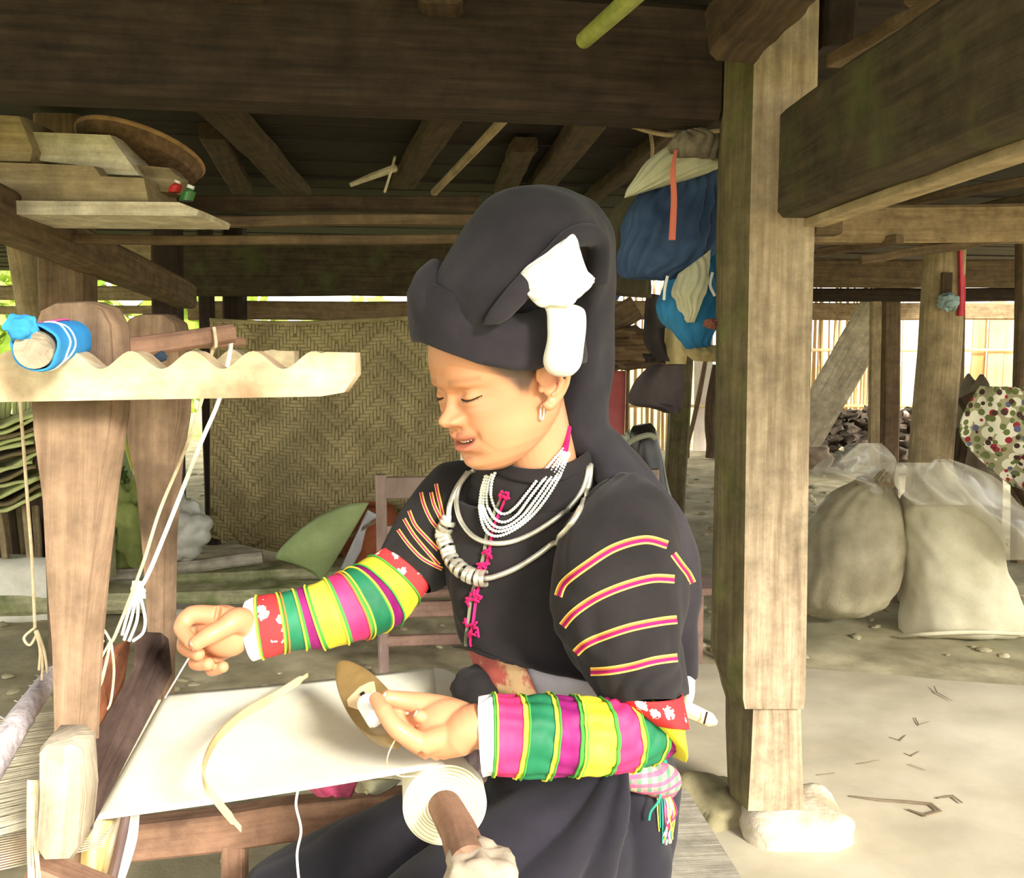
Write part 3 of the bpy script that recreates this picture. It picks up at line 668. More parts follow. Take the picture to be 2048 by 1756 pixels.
# sticks at the doorway
for k, (p, r_, l) in enumerate([([(1412, 715), (1398, 790), (1385, 850), (1376, 885)], .02, 'knotty brown stick leaning in the bright doorway'), ([(1436, 730), (1424, 800), (1420, 850), (1424, 888)], .05, 'dark leaning trunk beside the main post')]):
    b = MB(); b.tube([at(x, y, 11.0) for x, y in p + [(p[-1][0] - 2, 916)]], [r_ * 1.3, r_ * 1.5, r_ * 1.3, r_ * 1.4, r_ * 1.4], n=9, sub=4); tag(b.build('stick', W_mid if k == 0 else W_joist), l, 'stick')

# laundry bundle hanging left of the main post
m_navy = M('navy_cloth', (44, 62, 92), (66, 88, 122), scale=5, bump=.4, bdist=.006)
m_blue = M('bright_blue_cloth', (30, 96, 140), (52, 124, 170), scale=4, bump=.3)
m_crm = M('cream_white_cloth', (176, 172, 140), (206, 204, 176), scale=4, bump=.3)
m_grayc = M('grey_brown_cloth', (84, 74, 60), (124, 112, 94), scale=24, bump=.3)
m_orn = M('salmon_ribbon', (206, 112, 92))
ln = thing('clothes_line', 'cord strung under the main beam that carries the hanging clothes', 'cord', at(1330, 262, 2.5))
b = MB(); b.tube([at(1225, 238, 2.5), at(1330, 270, 2.5), at(1440, 262, 2.45)], .006, n=6, sub=5); b.tube([at(1300, 262, 2.52), at(1305, 300, 2.8), at(1300, 352, 2.85)], .005, n=6, sub=3); b.build('cord', W_tan, ln)
def sack_loft(label, name, cat, secs, mat, Y, wr=.006, ws=12, ex=.9, seed=0, parent=None, n=72, m=8, pl=(.008, 6)):
    lf = Loft([(at(a, b_, Y), at(c_, d, Y), th) for a, b_, c_, d, th in secs], wr=wr, ws=ws, ex=ex, seed=seed, pl=pl); b = MB(); lf.mb(b, n=n, m=m)
    o = b.build(name, mat, parent, ang=80)
    if not parent: tag(o, label, cat)
    return o
sack_loft('grey brown cap on top of the hanging clothes', 'cloth', 'cloth', [(1355, 268, 1400, 258, .05), (1338, 290, 1440, 275, .08), (1345, 318, 1440, 320, .06)], m_grayc, 2.48)
sack_loft('cream bundle top tied over the navy jacket', 'cloth', 'cloth', [(1345, 285, 1420, 290, .05), (1300, 320, 1436, 330, .11), (1262, 368, 1400, 350, .10), (1250, 395, 1300, 380, .03)], m_crm, 2.52)
sack_loft('navy blue padded jacket hanging from the cord left of the main post', 'jacket', 'clothing', [(1305, 352, 1425, 335, .08), (1270, 400, 1436, 385, .15), (1248, 460, 1438, 450, .19), (1240, 520, 1420, 520, .17), (1245, 552, 1370, 552, .10), (1262, 558, 1350, 562, .03)], m_navy, 2.6, wr=.014, ws=20, n=96, m=12, pl=(.012, 9))
olv = thing('garment', 'dark olive garment with blue lining and salmon ribbon behind the navy jacket', 'clothing', at(1255, 590, 2.85))
sack_loft('', 'garment_body', '', [(1285, 360, 1330, 345, .06), (1225, 430, 1300, 420, .1), (1212, 510, 1300, 520, .12), (1205, 570, 1300, 585, .08), (1240, 592, 1300, 596, .03)], M('olive_dark_cloth', (56, 52, 36), (84, 78, 56), scale=5), 2.85, wr=.01, parent=olv)
b = MB(); b.tube([at(1352, 300, 2.42), at(1346, 340, 2.4), at(1348, 400, 2.4), at(1344, 480, 2.4)], [.004, .007, .008, .009], n=8, flat=.35, sub=4); tag(b.build('ribbon', m_orn), 'salmon ribbon hanging down the front of the navy jacket', 'ribbon')
b = MB(); b.tube([at(1218, 560, 2.80), at(1222, 620, 2.75), at(1217, 668, 2.75)], [.005, .009, .004], n=8, flat=.35, sub=4); b.build('ribbon', m_orn, olv)
drape('', 'blue_lining', '', [(1205, 1245, 562), (1205, 1240, 590), (1208, 1222, 610)], 2.88, m_navy, nx=14, ny=14, parent=olv)
lb = thing('blue_jacket', 'bright blue and white jacket hanging upside down under the navy one', 'clothing', at(1370, 700, 2.55))
sack_loft('', 'body', '', [(1335, 530, 1438, 500, .05), (1322, 590, 1437, 580, .10), (1318, 630, 1434, 640, .12), (1345, 660, 1424, 665, .09), (1372, 690, 1420, 688, .05), (1376, 698, 1420, 696, .02)], m_blue, 2.6, parent=lb, wr=.012, ws=16)
sack_loft('', 'lining', '', [(1360, 545, 1420, 500, .05), (1345, 580, 1412, 560, .11), (1352, 600, 1402, 600, .12), (1368, 625, 1392, 622, .10), (1376, 645, 1384, 645, .03)], m_crm, 2.53, parent=lb, wr=.008, ws=24)
for q in ([(1335, 552), (1330, 575), (1328, 600)], [(1425, 545), (1420, 570), (1430, 592)]):
    b = MB(); b.tube([at(x, y, 2.5) for x, y in q], .004, n=6, sub=3); b.build('drawstring', M('white_cord', (226, 224, 214)), lb)
sack_loft('straw coloured hat hanging under the blue jacket', 'straw_hat', 'hat', [(1366, 690, 1434, 690, .05), (1372, 705, 1434, 706, .1), (1390, 722, 1430, 724, .05)], M('straw', (150, 134, 92), (176, 160, 116), scale=20, bump=.4), 2.62)
px_blob('reddish knotted cloth tip against the main post', 'cloth', 'cloth', 1425, 647, 2.45, 16, 10, .02, M('reddish_cloth', (120, 70, 60), (150, 96, 80), scale=10), nz=.3, seed=3)
# blue cap and red cloth on the round post
px_blob('pale blue cap tied to the round post', 'cap', 'cap', 1896, 604, 4.6, 17, 17, .05, M('pale_blue_cap', (120, 140, 140), (170, 190, 190), scale=12), nz=.35, ns=3, seed=8)
drape('narrow red cloth hanging on the far side of the round post', 'cloth', 'cloth', [(1914, 1926, 490), (1914, 1930, 560), (1908, 1930, 632)], 4.7, M('red_cloth', (176, 44, 60), (206, 70, 84), scale=5), nx=14, ny=16)
b = MB(); b.bar(at(1894, 545, 4.63), at(1892, 592, 4.63), .05, .02, up=(0, 1, 0)); tag(b.build('peg', W_joist), 'dark wooden peg on the round post above the cap', 'peg')
# two sacks
m_sack = M('dusty_plastic_sack', (140, 130, 104), (182, 172, 142), scale=3, bump=.5, c3=(164, 120, 78), fine=110, rough=.6)
m_sackw = M('cream_plastic_sack', (174, 166, 136), (208, 200, 172), scale=2.5, bump=.25, fine=110, rough=.6)
s1 = thing('tied_sack', 'dusty sack with a rust stain leaning left, its mouth tied in a point', 'sack', at(1690, 1238, 4.3))
lf = Loft([(at(a, b_, 4.3), at(c_, d, 4.3), th) for a, b_, c_, d, th in
    [(1590, 1222, 1670, 1236, .10), (1580, 1185, 1745, 1215, .34), (1592, 1120, 1790, 1150, .44), (1625, 1050, 1806, 1075, .42), (1668, 990, 1795, 1010, .32), (1725, 958, 1775, 968, .16), (1752, 940, 1778, 945, .09), (1772, 925, 1784, 925, .03)]], ex=.85, wr=.02, ws=9, pl=(.014, 7))
b = MB(); lf.mb(b, n=56, m=9); b.build('sack_body', m_sack, s1, ang=80)
b = MB()
for k in range(4): b.tube([lf.p(4.95 + .03 * k, a, .006) for a in [2 * pi * i / 24 for i in range(24)]], .006, n=6, closed=True)
b.build('tie', W_tan, s1)
s2 = thing('standing_sack', 'full cream sack standing right of the leaning one, wrapped in clear plastic', 'sack', at(1925, 1268, 4.2))
lf = Loft([(at(a, b_, 4.2), at(c_, d, 4.2), th) for a, b_, c_, d, th in
    [(1800, 1268, 2052, 1268, .14), (1806, 1250, 2046, 1252, .34), (1812, 1190, 2028, 1190, .42), (1806, 1120, 1996, 1120, .42), (1804, 1050, 1990, 1060, .40), (1810, 1000, 1960, 1015, .34), (1840, 975, 1930, 985, .22), (1862, 960, 1910, 965, .10)]], ex=.8, wr=.02, ws=8, seed=5, pl=(.008, 5))
b = MB(); lf.mb(b, n=56, m=9); b.build('sack_body', m_sackw, s2, ang=80)
b = MB(); b.tube([at(1798, 1272, 4.1), at(1850, 1268, 4.0), at(1950, 1264, 3.98), at(2056, 1268, 4.05)], .008, n=6, sub=4); b.build('seam', m_sackw, s2)
m_clear = M('clear_plastic', (225, 220, 205), rough=.12, spec=.8, alpha=.3, bump=0)
# crumple normals for plastic
def crumple(m, sc=5, st=.5):
    nt = m.node_tree; N = nt.nodes; L = nt.links; v = N.new('ShaderNodeTexVoronoi'); v.inputs['Scale'].default_value = sc; tc = N.new('ShaderNodeTexCoord'); L.new(tc.outputs['Object'], v.inputs[0])
    bp = N.new('ShaderNodeBump'); bp.inputs['Strength'].default_value = st; bp.inputs['Distance'].default_value = .02; L.new(v.outputs['Distance'], bp.inputs['Height']); L.new(bp.outputs[0], N['Principled BSDF'].inputs['Normal'])
crumple(m_clear)
def plastic(label, rows, Y, seed, par=None, wav=.05):
    o = drape(label, 'plastic_sheet', 'plastic', rows, Y, m_clear, wav=wav, nf=7, seed=seed, th=.002, parent=par, nx=36, ny=30)
    return o
plastic('', [(1868, 1900, 918), (1850, 1990, 955), (1880, 2040, 1010), (1960, 2110, 1060), (1990, 2120, 1120)], 4.0, 1, s2, wav=.09)
plastic('clear plastic bag crumpled on the mouth of the leaning sack', [(1700, 1762, 886), (1655, 1790, 915), (1625, 1795, 945), (1700, 1800, 968), (1735, 1800, 990)], 4.25, 3, wav=.09)
plastic('', [(1795, 1905, 925), (1790, 1925, 970), (1830, 1960, 1010)], 4.02, 6, s2)
# wood pile
m_rock = M('dark_rubble', (60, 50, 40), (110, 96, 80), scale=9, bump=.8, bdist=.02)
m_rockl = M('pale_rubble', (150, 130, 110), (200, 180, 160), scale=9, bump=.5)
rnd = random.Random(21); n_ = 0
for row, (y0, x0, x1) in enumerate([(918, 1618, 1935), (880, 1622, 1935), (855, 1636, 1930), (832, 1640, 1925)]):
    x = x0
    while x < x1:
        wpx = rnd.uniform(22, 40); Y = 9.6 + row * .22 + rnd.uniform(-.1, .1); b = MB()
        b.blob(at(x + wpx / 2, y0 + rnd.uniform(-5, 5), Y), (wpx * .62 * Y / F, .2, .075), R=Matrix.Rotation(rnd.uniform(-.4, .4), 3, 'Y'), n=14, m=9, nz=.7, ns=2.2, seed=n_, ex=.7)
        o = b.build('rubble', m_rock if rnd.random() < (.8 if x < 1760 else .4) else m_rockl, ang=50)
        tag(o, 'dark rough lump of the rubbish heap before the cane fence', 'rubble', 'rubble heap before the cane fence'); x += wpx * .9; n_ += 1
stone('stone', 'round grey stone at the near foot of the rubble heap', at(1628, 915, 7.6), (.13, .12, .09), m_rockl, seed=3)
# floral cloth over a wooden trestle at the right edge
tb = thing('trestle', 'dark slanting wooden trestle under the floral cloth', 'trestle', at(2010, 1030, 4.6))
for a, c_, e, f_, w_ in [(1935, 790, 2110, 1060, .12), (1925, 860, 1900, 1000, .05), (2010, 800, 2070, 930, .1)]:
    b = MB(); b.bar(at(a, c_, 5.0), at(e, f_, 4.7), w_, .06, up=(0, 1, 0), seg=3, wob=.005); b.build('plank', W_joist, tb)
px_blob('grey brown sack behind the floral cloth', 'sack', 'sack', 1945, 960, 5.3, 42, 190, .2, m_rockl if False else M('grey_sacking', (110, 98, 80), (136, 124, 104), scale=6), nz=.25, seed=11)
mf = M('floral_print_cloth', (150, 144, 112), (170, 164, 128), scale=4, bump=.1)
nt = mf.node_tree; N = nt.nodes; L = nt.links; P_ = N['Principled BSDF']; src = P_.inputs['Base Color'].links[0].from_socket
for k, (sc, col, th) in enumerate([(17, (226, 220, 196), .52), (19, (150, 44, 58), .33), (15, (92, 96, 120), .25), (23, (104, 112, 66), .36), (21, (70, 50, 46), .3)]):
    v = N.new('ShaderNodeTexVoronoi'); v.inputs['Scale'].default_value = sc; mp = N.new('ShaderNodeMapping'); mp.inputs['Location'].default_value = (k * 1.3, k, 0); tc = N.new('ShaderNodeTexCoord')
    L.new(tc.outputs['Object'], mp.inputs[0]); L.new(mp.outputs[0], v.inputs[0]); lt = N.new('ShaderNodeMath'); lt.operation = 'LESS_THAN'; lt.inputs[1].default_value = th; L.new(v.outputs['Distance'], lt.inputs[0])
    mx = N.new('ShaderNodeMixRGB'); L.new(lt.outputs[0], mx.inputs[0]); L.new(src, mx.inputs[1]); mx.inputs[2].default_value = lin(col); src = mx.outputs[0]
L.new(src, P_.inputs['Base Color'])
drape('floral printed cloth in cream and red draped over the trestle', 'floral_cloth', 'cloth', [(1960, 2048, 772, 775), (1930, 2120, 820, 800), (1920, 2140, 870, 850), (1955, 2140, 915, 910), (1995, 2120, 950, 965), (2026, 2060, 972, 985)], 4.5, mf, wav=.05, nf=5)
# ---------------- loom ----------------
L_wood = wood('loom_board_wood', (112, 88, 68), (158, 130, 104), c3=(92, 74, 56), bump=.6)
L_pale = wood('loom_rail_wood', (190, 166, 130), (230, 212, 178), c3=(160, 130, 98), bump=.4, along=4, across=30)
L_gry = wood('loom_peg_wood', (150, 134, 112), (196, 182, 160), bump=.7)
L_brn = wood('loom_brown_wood', (128, 94, 74), (160, 124, 100), bump=.4)
L_drk = wood('beater_wood', (66, 50, 44), (104, 84, 74), bump=.5)
L_orn = wood('beater_red_wood', (150, 84, 52), (182, 116, 78), bump=.4)
loom = thing('loom', 'wooden hand loom with tapered upright boards, notched rails and cords', 'loom', (-.35, 1.35, 0))
# notched top rails
def rail(Y, x0, x1, ytop, ybot, period, ph, depth, th):
    top = []; n = 90
    for i in range(n + 1):
        x = x0 + (x1 - x0) * i / n
        c = cos(2 * pi * (x - ph) / period); amp = 18 * Y0 / Y
        y = ytop + amp - amp * max(-1, c) ** 1
        if x > x1 - 60: y = min(y, ytop + 2 + (x - x1 + 60) * .02)
        top.append((x, y))
    bot = [(x1 + 2, ytop + 48), (x1 - 22, ybot - 8), (x1 - 70, ybot), (x0, ybot + 14)]
    ysh = lambda x: 0
    pts = top + bot
    P = [at(x, y, Y) for x, y in pts]
    b = MB(); b.prism(P, Vector((.0, th, 0)), bev=.0); return b
Y0 = 1.05
rail(1.05, -160, 710, 702, 793, 122, 262, 20, .035).build('rail', L_pale, loom, ang=50)
rail(1.60, 60, 588, 699, 752, 82, 300, 20, .035).build('rail', L_pale, loom, ang=50)
# tapered boards
def tboard(pts, Y, th, mat=L_wood):
    P = [at(x, y, Y) for x, y in pts]; b = MB(); b.prism(P, Vector((.012, th, 0)), bev=.002); return b.build('upright_board', mat, loom, ang=50)
tboard([(68, 700), (70, 650), (82, 618), (110, 604), (170, 602), (202, 616), (218, 650), (222, 720), (219, 830), (200, 980), (180, 1150), (166, 1300), (158, 1440), (150, 1760), (106, 1760), (108, 1440), (104, 1300), (92, 1150), (82, 1000), (66, 860), (62, 790)], 1.10, .03)
tboard([(240, 720), (242, 660), (258, 636), (285, 627), (325, 628), (348, 644), (357, 680), (358, 770), (356, 830), (342, 930), (328, 1080), (325, 1290), (318, 1560), (298, 1560), (297, 1290), (286, 1120), (272, 980), (254, 880), (244, 800)], 1.56, .03)
# roller wrapped in blue cloth on the near rail
c0 = at(66, 700, .98); ax = (at(176, 674, 1.16) - c0)
b = MB(); b.tube([c0, c0 + ax * 1.0], [.0195, .0185], n=24); b.build('roller', L_gry, loom)
m_bc = M('blue_wrap_cloth', (40, 130, 196), (66, 156, 220), scale=7, bump=.4, bdist=.003)
bw = thing('blue_cloth', 'bright blue cloth with pink and white edging wrapped round the loom roller', 'cloth', c0 - Vector((0, 0, .024)))
def wrapf(a, t, off=0):
    d = ax.normalized(); s_ = Vector((0, 0, 1)).cross(d).normalized(); u = d.cross(s_)
    r = .0215 + .0035 * noise.noise(Vector((a * 1.3, t * 5, 0))) + .004 * max(0, cos(a - 1.9)) * (1 - t) + off
    return c0 + ax * (.02 + .95 * t) + (s_ * cos(a) + u * sin(a)) * r
b = MB(); b.rings([[wrapf(2 * pi * k / 36, j / 16) for k in range(36)] for j in range(17)], caps=(False, False)); b.build('wrap', m_bc, bw, solid=.002)
b = MB(); b.blob(at(42, 655, .98), (.017, .012, .013), nz=.35, ns=2.2, seed=2, n=24, m=16); b.build('knot', m_bc, bw)
for t in (.2, .3):
    b = MB(); b.tube([wrapf(2 * pi * k / 30, t + .05 * sin(2 * pi * k / 30), .0015) for k in range(30)], .0012, n=6, closed=True); b.build('stripe', M('white_thread', (235, 236, 238)), bw)
b = MB(); b.tube([wrapf(1.2 + .06 * k, .1 + .05 * k, .002) for k in range(10)], .003, n=6, flat=.5); b.build('pink_edge', M('pink_edging', (226, 96, 160)), bw)
# lease sticks tied at the rail
for k, (p, q, w_, h_) in enumerate([((205, 702, 1.2), (462, 668, 1.34), .026, .026), ((230, 695, 1.34), (488, 684, 1.42), .016, .014)]):
    b = MB(); b.bar(at(*p), at(*q), w_, h_, ch=.2, seg=4, wob=.001); b.build('stick', L_brn, loom)
b = MB(); b.blob(at(317, 712, 1.25), (.011, .008, .008), nz=.3); b.build('peg', M('blue_black', (48, 60, 76)), loom)
# cords
m_cord = M('tan_cord', (190, 168, 132), (222, 204, 172), scale=60, bump=.4); m_cordw = M('white_cord_loom', (236, 230, 214), (250, 246, 236), scale=60, bump=.4)
def cord(name, label, pts, r, mat, parent=None, sub=6, n=8):
    b = MB(); b.tube([at(*p) for p in pts], r, n=n, sub=sub); o = b.build(name, mat, parent)
    if label: tag(o, label, 'cord')
    return o
tc_ = thing('cord', 'tan cord hanging from the lease sticks to the beater, ends frayed', 'cord', at(200, 1420, 1.3))
cord('cord', None, [(428, 655, 1.30), (432, 690, 1.29), (424, 705, 1.30), (405, 795, 1.29), (370, 900, 1.28), (320, 1020, 1.27), (285, 1130, 1.27), (235, 1260, 1.26), (222, 1285, 1.26)], .0024, m_cord, tc_)
for q in ([(222, 1280), (190, 1340), (165, 1400), (158, 1435)], [(222, 1280), (205, 1350), (190, 1380), (160, 1412)], [(222, 1282), (228, 1340), (222, 1400), (214, 1420)], [(222, 1280), (212, 1330), (200, 1372), (175, 1405)],
          [(220, 1280), (205, 1258), (186, 1268), (190, 1284), (208, 1282)]):
    cord('loose_end', None, [(x, y, 1.22) for x, y in q], .0017, m_cord, tc_)
wc_ = thing('cord', 'thick white cord knotted beside the loom beater', 'cord', at(270, 1280, 1.35))
cord('cord', None, [(462, 686, 1.36), (458, 715, 1.355), (438, 800, 1.35), (400, 890, 1.34), (345, 1030, 1.33), (300, 1140, 1.32), (278, 1180, 1.32)], .0031, m_cordw, wc_)
b = MB(); b.blob(at(276, 1182, 1.32), (.010, .008, .014), nz=.5, ns=3); b.build('knot', m_cordw, wc_)
for q in ([(272, 1195), (262, 1240), (248, 1280)], [(276, 1195), (274, 1240), (258, 1282)], [(280, 1190), (290, 1235), (286, 1265), (266, 1282)], [(268, 1192), (255, 1230), (244, 1270)]):
    cord('loose_end', None, [(x, y, 1.31) for x, y in q], .0022, m_cordw, wc_)
hc = thing('cord', 'thin cord with a knot hanging left of the near loom board', 'cord', at(85, 1360, 1.3))
cord('cord', None, [(40, 800, 1.25), (46, 880, 1.25), (55, 1000, 1.25), (64, 1120, 1.25), (70, 1255, 1.25)], .0022, m_cord, hc)
for q in ([(70, 1255), (48, 1275), (60, 1290), (75, 1265)], [(72, 1260), (80, 1300), (78, 1340)], [(74, 1260), (88, 1300), (95, 1345)], [(70, 1262), (84, 1310), (84, 1360)]):
    cord('loose_end', None, [(x, y, 1.25) for x, y in q], .0018, m_cord, hc)
# beater: two broad boards across the warp
def board4(name, pts, th, mat, lab=None, parent=loom):
    P = [at(*p) for p in pts]; b = MB(); n = (P[1] - P[0]).cross(P[-1] - P[0]).normalized()
    b.prism(P, n * th, bev=.002); o = b.build(name, mat, parent, ang=50)
    if lab: o['label'] = lab
    return o
board4('beater_board', [(150, 1678, .97), (182, 1660, .96), (345, 1345, 1.42), (338, 1278, 1.46), (290, 1276, 1.45), (286, 1350, 1.36), (205, 1500, 1.12)], .018, L_drk, 'dark worn board of the beater')
board4('beater_board', [(160, 1560, 1.08), (160, 1420, 1.12), (235, 1290, 1.40), (262, 1278, 1.46), (250, 1360, 1.40), (200, 1520, 1.12)], .014, L_orn, 'reddish worn board of the beater')
# clamp block near the camera
pg = [(76, 1500), (90, 1484), (140, 1483), (162, 1500), (168, 1600), (158, 1700), (140, 1724), (88, 1726), (70, 1700), (72, 1600)]
P = [at(x, y, .93) for x, y in pg]; b = MB(); b.prism(P, Vector((-.005, .05, 0)), bev=.004); b.build('clamp_block', L_gry, loom, ang=50)
# side beams under the cloth, far one and near one, and legs
b = MB(); b.bar(at(120, 1690, 1.60), at(1060, 1588, 1.50), .05, .065, seg=8, wob=.003); b.build('side_beam', L_brn, loom)
b = MB(); b.bar(at(470, 1690, 1.55), at(470, 1950, 1.5), .04, .03, up=(0, 1, 0)); b.build('leg', L_brn, loom)
b = MB(); b.bar(at(130, 1650, 1.12), at(130, 2000, 1.12), .03, .03, up=(0, 1, 0)); b.build('leg', L_wood, loom)
b = MB(); b.bar(at(-100, 1760, 1.5), at(260, 1590, 1.55), .03, .04); b.build('cross_bar', L_brn, loom)
b = MB(); b.bar(at(960, 1740, 1.05), at(980, 2500, 1.08), .06, .06, up=(0, 1, 0)); b.build('leg', L_gry, loom)
b = MB(); b.bar(at(60, 1755, 1.0) , at(930, 2100, 1.0), .045, .05); b.build('side_beam', L_brn, loom)
# cloth beam: its square end post near the camera
ce = at(962, 1738, 1.0)
b = MB(); b.blob(ce + Vector((0, 0, -.012)), (.040, .03, .034), n=28, m=20, nz=.25, ns=2.2, ex=.6, seed=5); o = b.build('beam_head', L_gry, loom, ang=60); o['label'] = 'cracked weathered head of the cloth beam'
p0 = at(890, 1612, 1.14); axd = (at(868, 1405, 1.50) - p0); axd.z = 0
b = MB(); b.tube([ce + Vector((-.012, .0, .004)), at(918, 1665, 1.07), p0 - Vector((0, 0, .0)), p0 + axd * 1.1], [.024, .022, .021, .021], n=22); b.build('cloth_beam', L_brn, loom)
# rolled cloth
m_fab = M('white_handwoven_cloth', (232, 228, 204), (244, 240, 222), scale=3, st=(1, 1, 1), bump=.15, fine=900, rough=.9, bdist=.0006)
m_warp = M('warp_thread_sheet', (214, 208, 184), (240, 236, 216), scale=1, st=(1, 200, 1), bump=.3, rough=.9, bdist=.001)
web = thing('woven_cloth', 'white handwoven cloth stretched on the loom and rolled at the weaver\'s lap', 'cloth', p0 - Vector((0, 0, .06)))
d = axd.normalized(); s_ = Vector((d.y, -d.x, 0)); s_ = -s_ if s_.x < 0 else s_
Lc = axd.length * 1.02; RR = .0525
b = MB(); rs = []
for j, (t, r) in enumerate([(0, .020), (0, .034), (.0, RR - .004), (.006, RR), (.3, RR + .0005), (.7, RR), (.994, RR), (1, RR - .004), (1, .02)]):
    rs.append([p0 + d * (Lc * t) + (s_ * cos(a) + Vector((0, 0, 1)) * sin(a)) * r for a in [2 * pi * k / 64 for k in range(64)]])
b.rings(rs, caps=(False, False)); b.build('cloth_roll', m_fab, web, ang=60)
b = MB()
for k in range(7):
    r = .024 + k * .0042; b.tube([p0 - d * .0004 + (s_ * cos(a) + Vector((0, 0, 1)) * sin(a)) * (r + .0009 * sin(a * 2 + k)) for a in [2 * pi * i / 48 for i in range(48)]], .0006, n=5, closed=True)
b.build('roll_edge', M('cream_layer_edge', (206, 196, 150)), web)
# flat stretched web from the roll to the beater and beyond
NE = p0 + Vector((0, 0, RR)); FE = p0 + d * Lc + Vector((0, 0, RR))
nl = at(192, 1640, 1.08); fl2 = at(335, 1388, 1.52)
zt = NE.z
nl.z = zt - .035; fl2.z = zt - .02
nl = atz(190, 1640, zt - .03); fl2 = atz(332, 1388, zt - .01)
def webf(a, c):
    p = NE.lerp(nl, a); q = FE.lerp(fl2, a); r = p.lerp(q, c)
    return r + Vector((0, 0, -.003 * sin(a * pi)))
b = MB(); b.grid(webf, 40, 24); b.build('web', m_fab, web, solid=.0016)
# selvedge
b = MB(); b.tube([webf(k / 20, 0) + Vector((0, 0, .0006)) for k in range(21)], .0012, n=6); b.build('selvedge', m_fab, web)
# warp threads beyond the beater (one by one up to the limit)
nb = atz(-260, 1745, zt - .05); fb = atz(-110, 1452, zt - .05)
n0 = atz(205, 1610, zt - .01); f0 = atz(322, 1400, zt - .005)
m_thr = M('warp_thread', (172, 162, 138), (206, 196, 172), scale=30, bump=0)
b = MB()
for k in range(150):
    t = k / 149 + random.uniform(-.001, .001); p = n0.lerp(f0, t); q = nb.lerp(fb, t) + Vector((0, 0, random.uniform(-.004, .004)))
    b.tube([p, q], .0008, n=4)
stuff(b.build('warp_threads', m_thr, web))
b = MB()
for k in range(60):
    t = k / 59; p = n0.lerp(f0, t) - Vector((0, 0, .05)); q = nb.lerp(fb, t) - Vector((0, 0, .03)); b.tube([p, q], .0009, n=4)
stuff(b.build('warp_threads', m_thr, web))
# heddle bundle, fuzzy cord roll at the left
m_fuzz = M('fuzzy_grey_yarn', (176, 166, 168), (214, 206, 204), scale=80, bump=1.0, bdist=.003)
hb = thing('heddle_rod', 'rod wrapped in fuzzy grey yarn lying across the warp at the left edge', 'rod', at(40, 1470, 1.3))
b = MB(); pts = [(-30, 1560, 1.12), (20, 1470, 1.2), (60, 1410, 1.3), (105, 1350, 1.42)]
b.tube([at(*p) for p in pts], [.016, .018, .016, .014], n=20, sub=8)
for i, v_ in enumerate(b.v):
    q = Vector(v_); b.v[i] = tuple(q + Vector((1, 0, 1)) * .004 * noise.noise(q * 90))
b.build('yarn_wrap', m_fuzz, hb)
rnd = random.Random(8); b = MB()
for k in range(60):
    x = rnd.uniform(0, 100); t = (100 - x) / 100; c = at(x, 1350 + 150 * t + rnd.uniform(-16, 16), 1.2 + .2 * (1 - t)); b.tube([c, c + Vector((rnd.uniform(-.02, .02), rnd.uniform(-.02, 0), rnd.uniform(-.01, .02)))], .0006, n=4)
stuff(b.build('stray_yarn', m_fuzz, hb))
b = MB()
for k in range(12):
    x = 56 + k * 2.2; b.tube([at(x, 1560, .96), at(x - 4 + rnd.uniform(-4, 4), 1660, .95), at(x + rnd.uniform(-3, 8), 1790, .95)], .0009, n=5, sub=3)
o = stuff(b.build('yarn_bundle', m_cord, hb))
# cloths hanging below the web by the near leg
m_yel = M('yellow_cloth', (240, 212, 140), (250, 232, 176), scale=4); m_wht = M('white_cloth_strip', (226, 220, 212), (244, 240, 234), scale=5); m_brs = M('brown_strip', (132, 108, 104), (160, 136, 130), scale=6)
def strip(label, name, pts, w_, mat, Y, parent=None):
    b = MB(); P = [at(x, y, Y) for x, y in pts]; b.tube(P, w_, n=10, flat=.2, sub=5); o = b.build(name, mat, parent); tag(o, label, 'cloth strip') if not parent else None
drape('yellow cloth hanging under the near edge of the web', 'cloth', 'cloth', [(160, 232, 1640), (158, 215, 1700), (155, 195, 1790)], 1.13, m_yel, wav=.008)
drape('white folded cloth hanging beside the yellow one', 'cloth', 'cloth', [(225, 275, 1630), (195, 268, 1690), (190, 235, 1790)], 1.16, m_wht, wav=.01)
drape('thin brown strip on the white folded cloth', 'cloth', 'cloth', [(246, 258, 1630), (232, 246, 1690), (205, 222, 1790)], 1.13, m_brs, wav=.003, nx=8)
# hanging white thread and pink scrap
cord('thread', 'white thread dangling under the web before the side beam', [(598, 1572, 1.14), (592, 1610, 1.14), (602, 1660, 1.14), (594, 1710, 1.14), (600, 1780, 1.14)], .0016, m_cordw)
drape('pink rag hanging from the far edge of the loom', 'rag', 'rag', [(612, 712, 1566), (625, 705, 1580), (640, 700, 1592)], 1.42, M('pink_rag', (200, 70, 120), (226, 120, 150), scale=20), wav=.01, nx=16, ny=8)
drape('pale rag beside the pink one under the web', 'rag', 'rag', [(708, 800, 1560), (712, 780, 1575), (715, 755, 1586)], 1.44, m_crm, wav=.01, nx=16, ny=8)
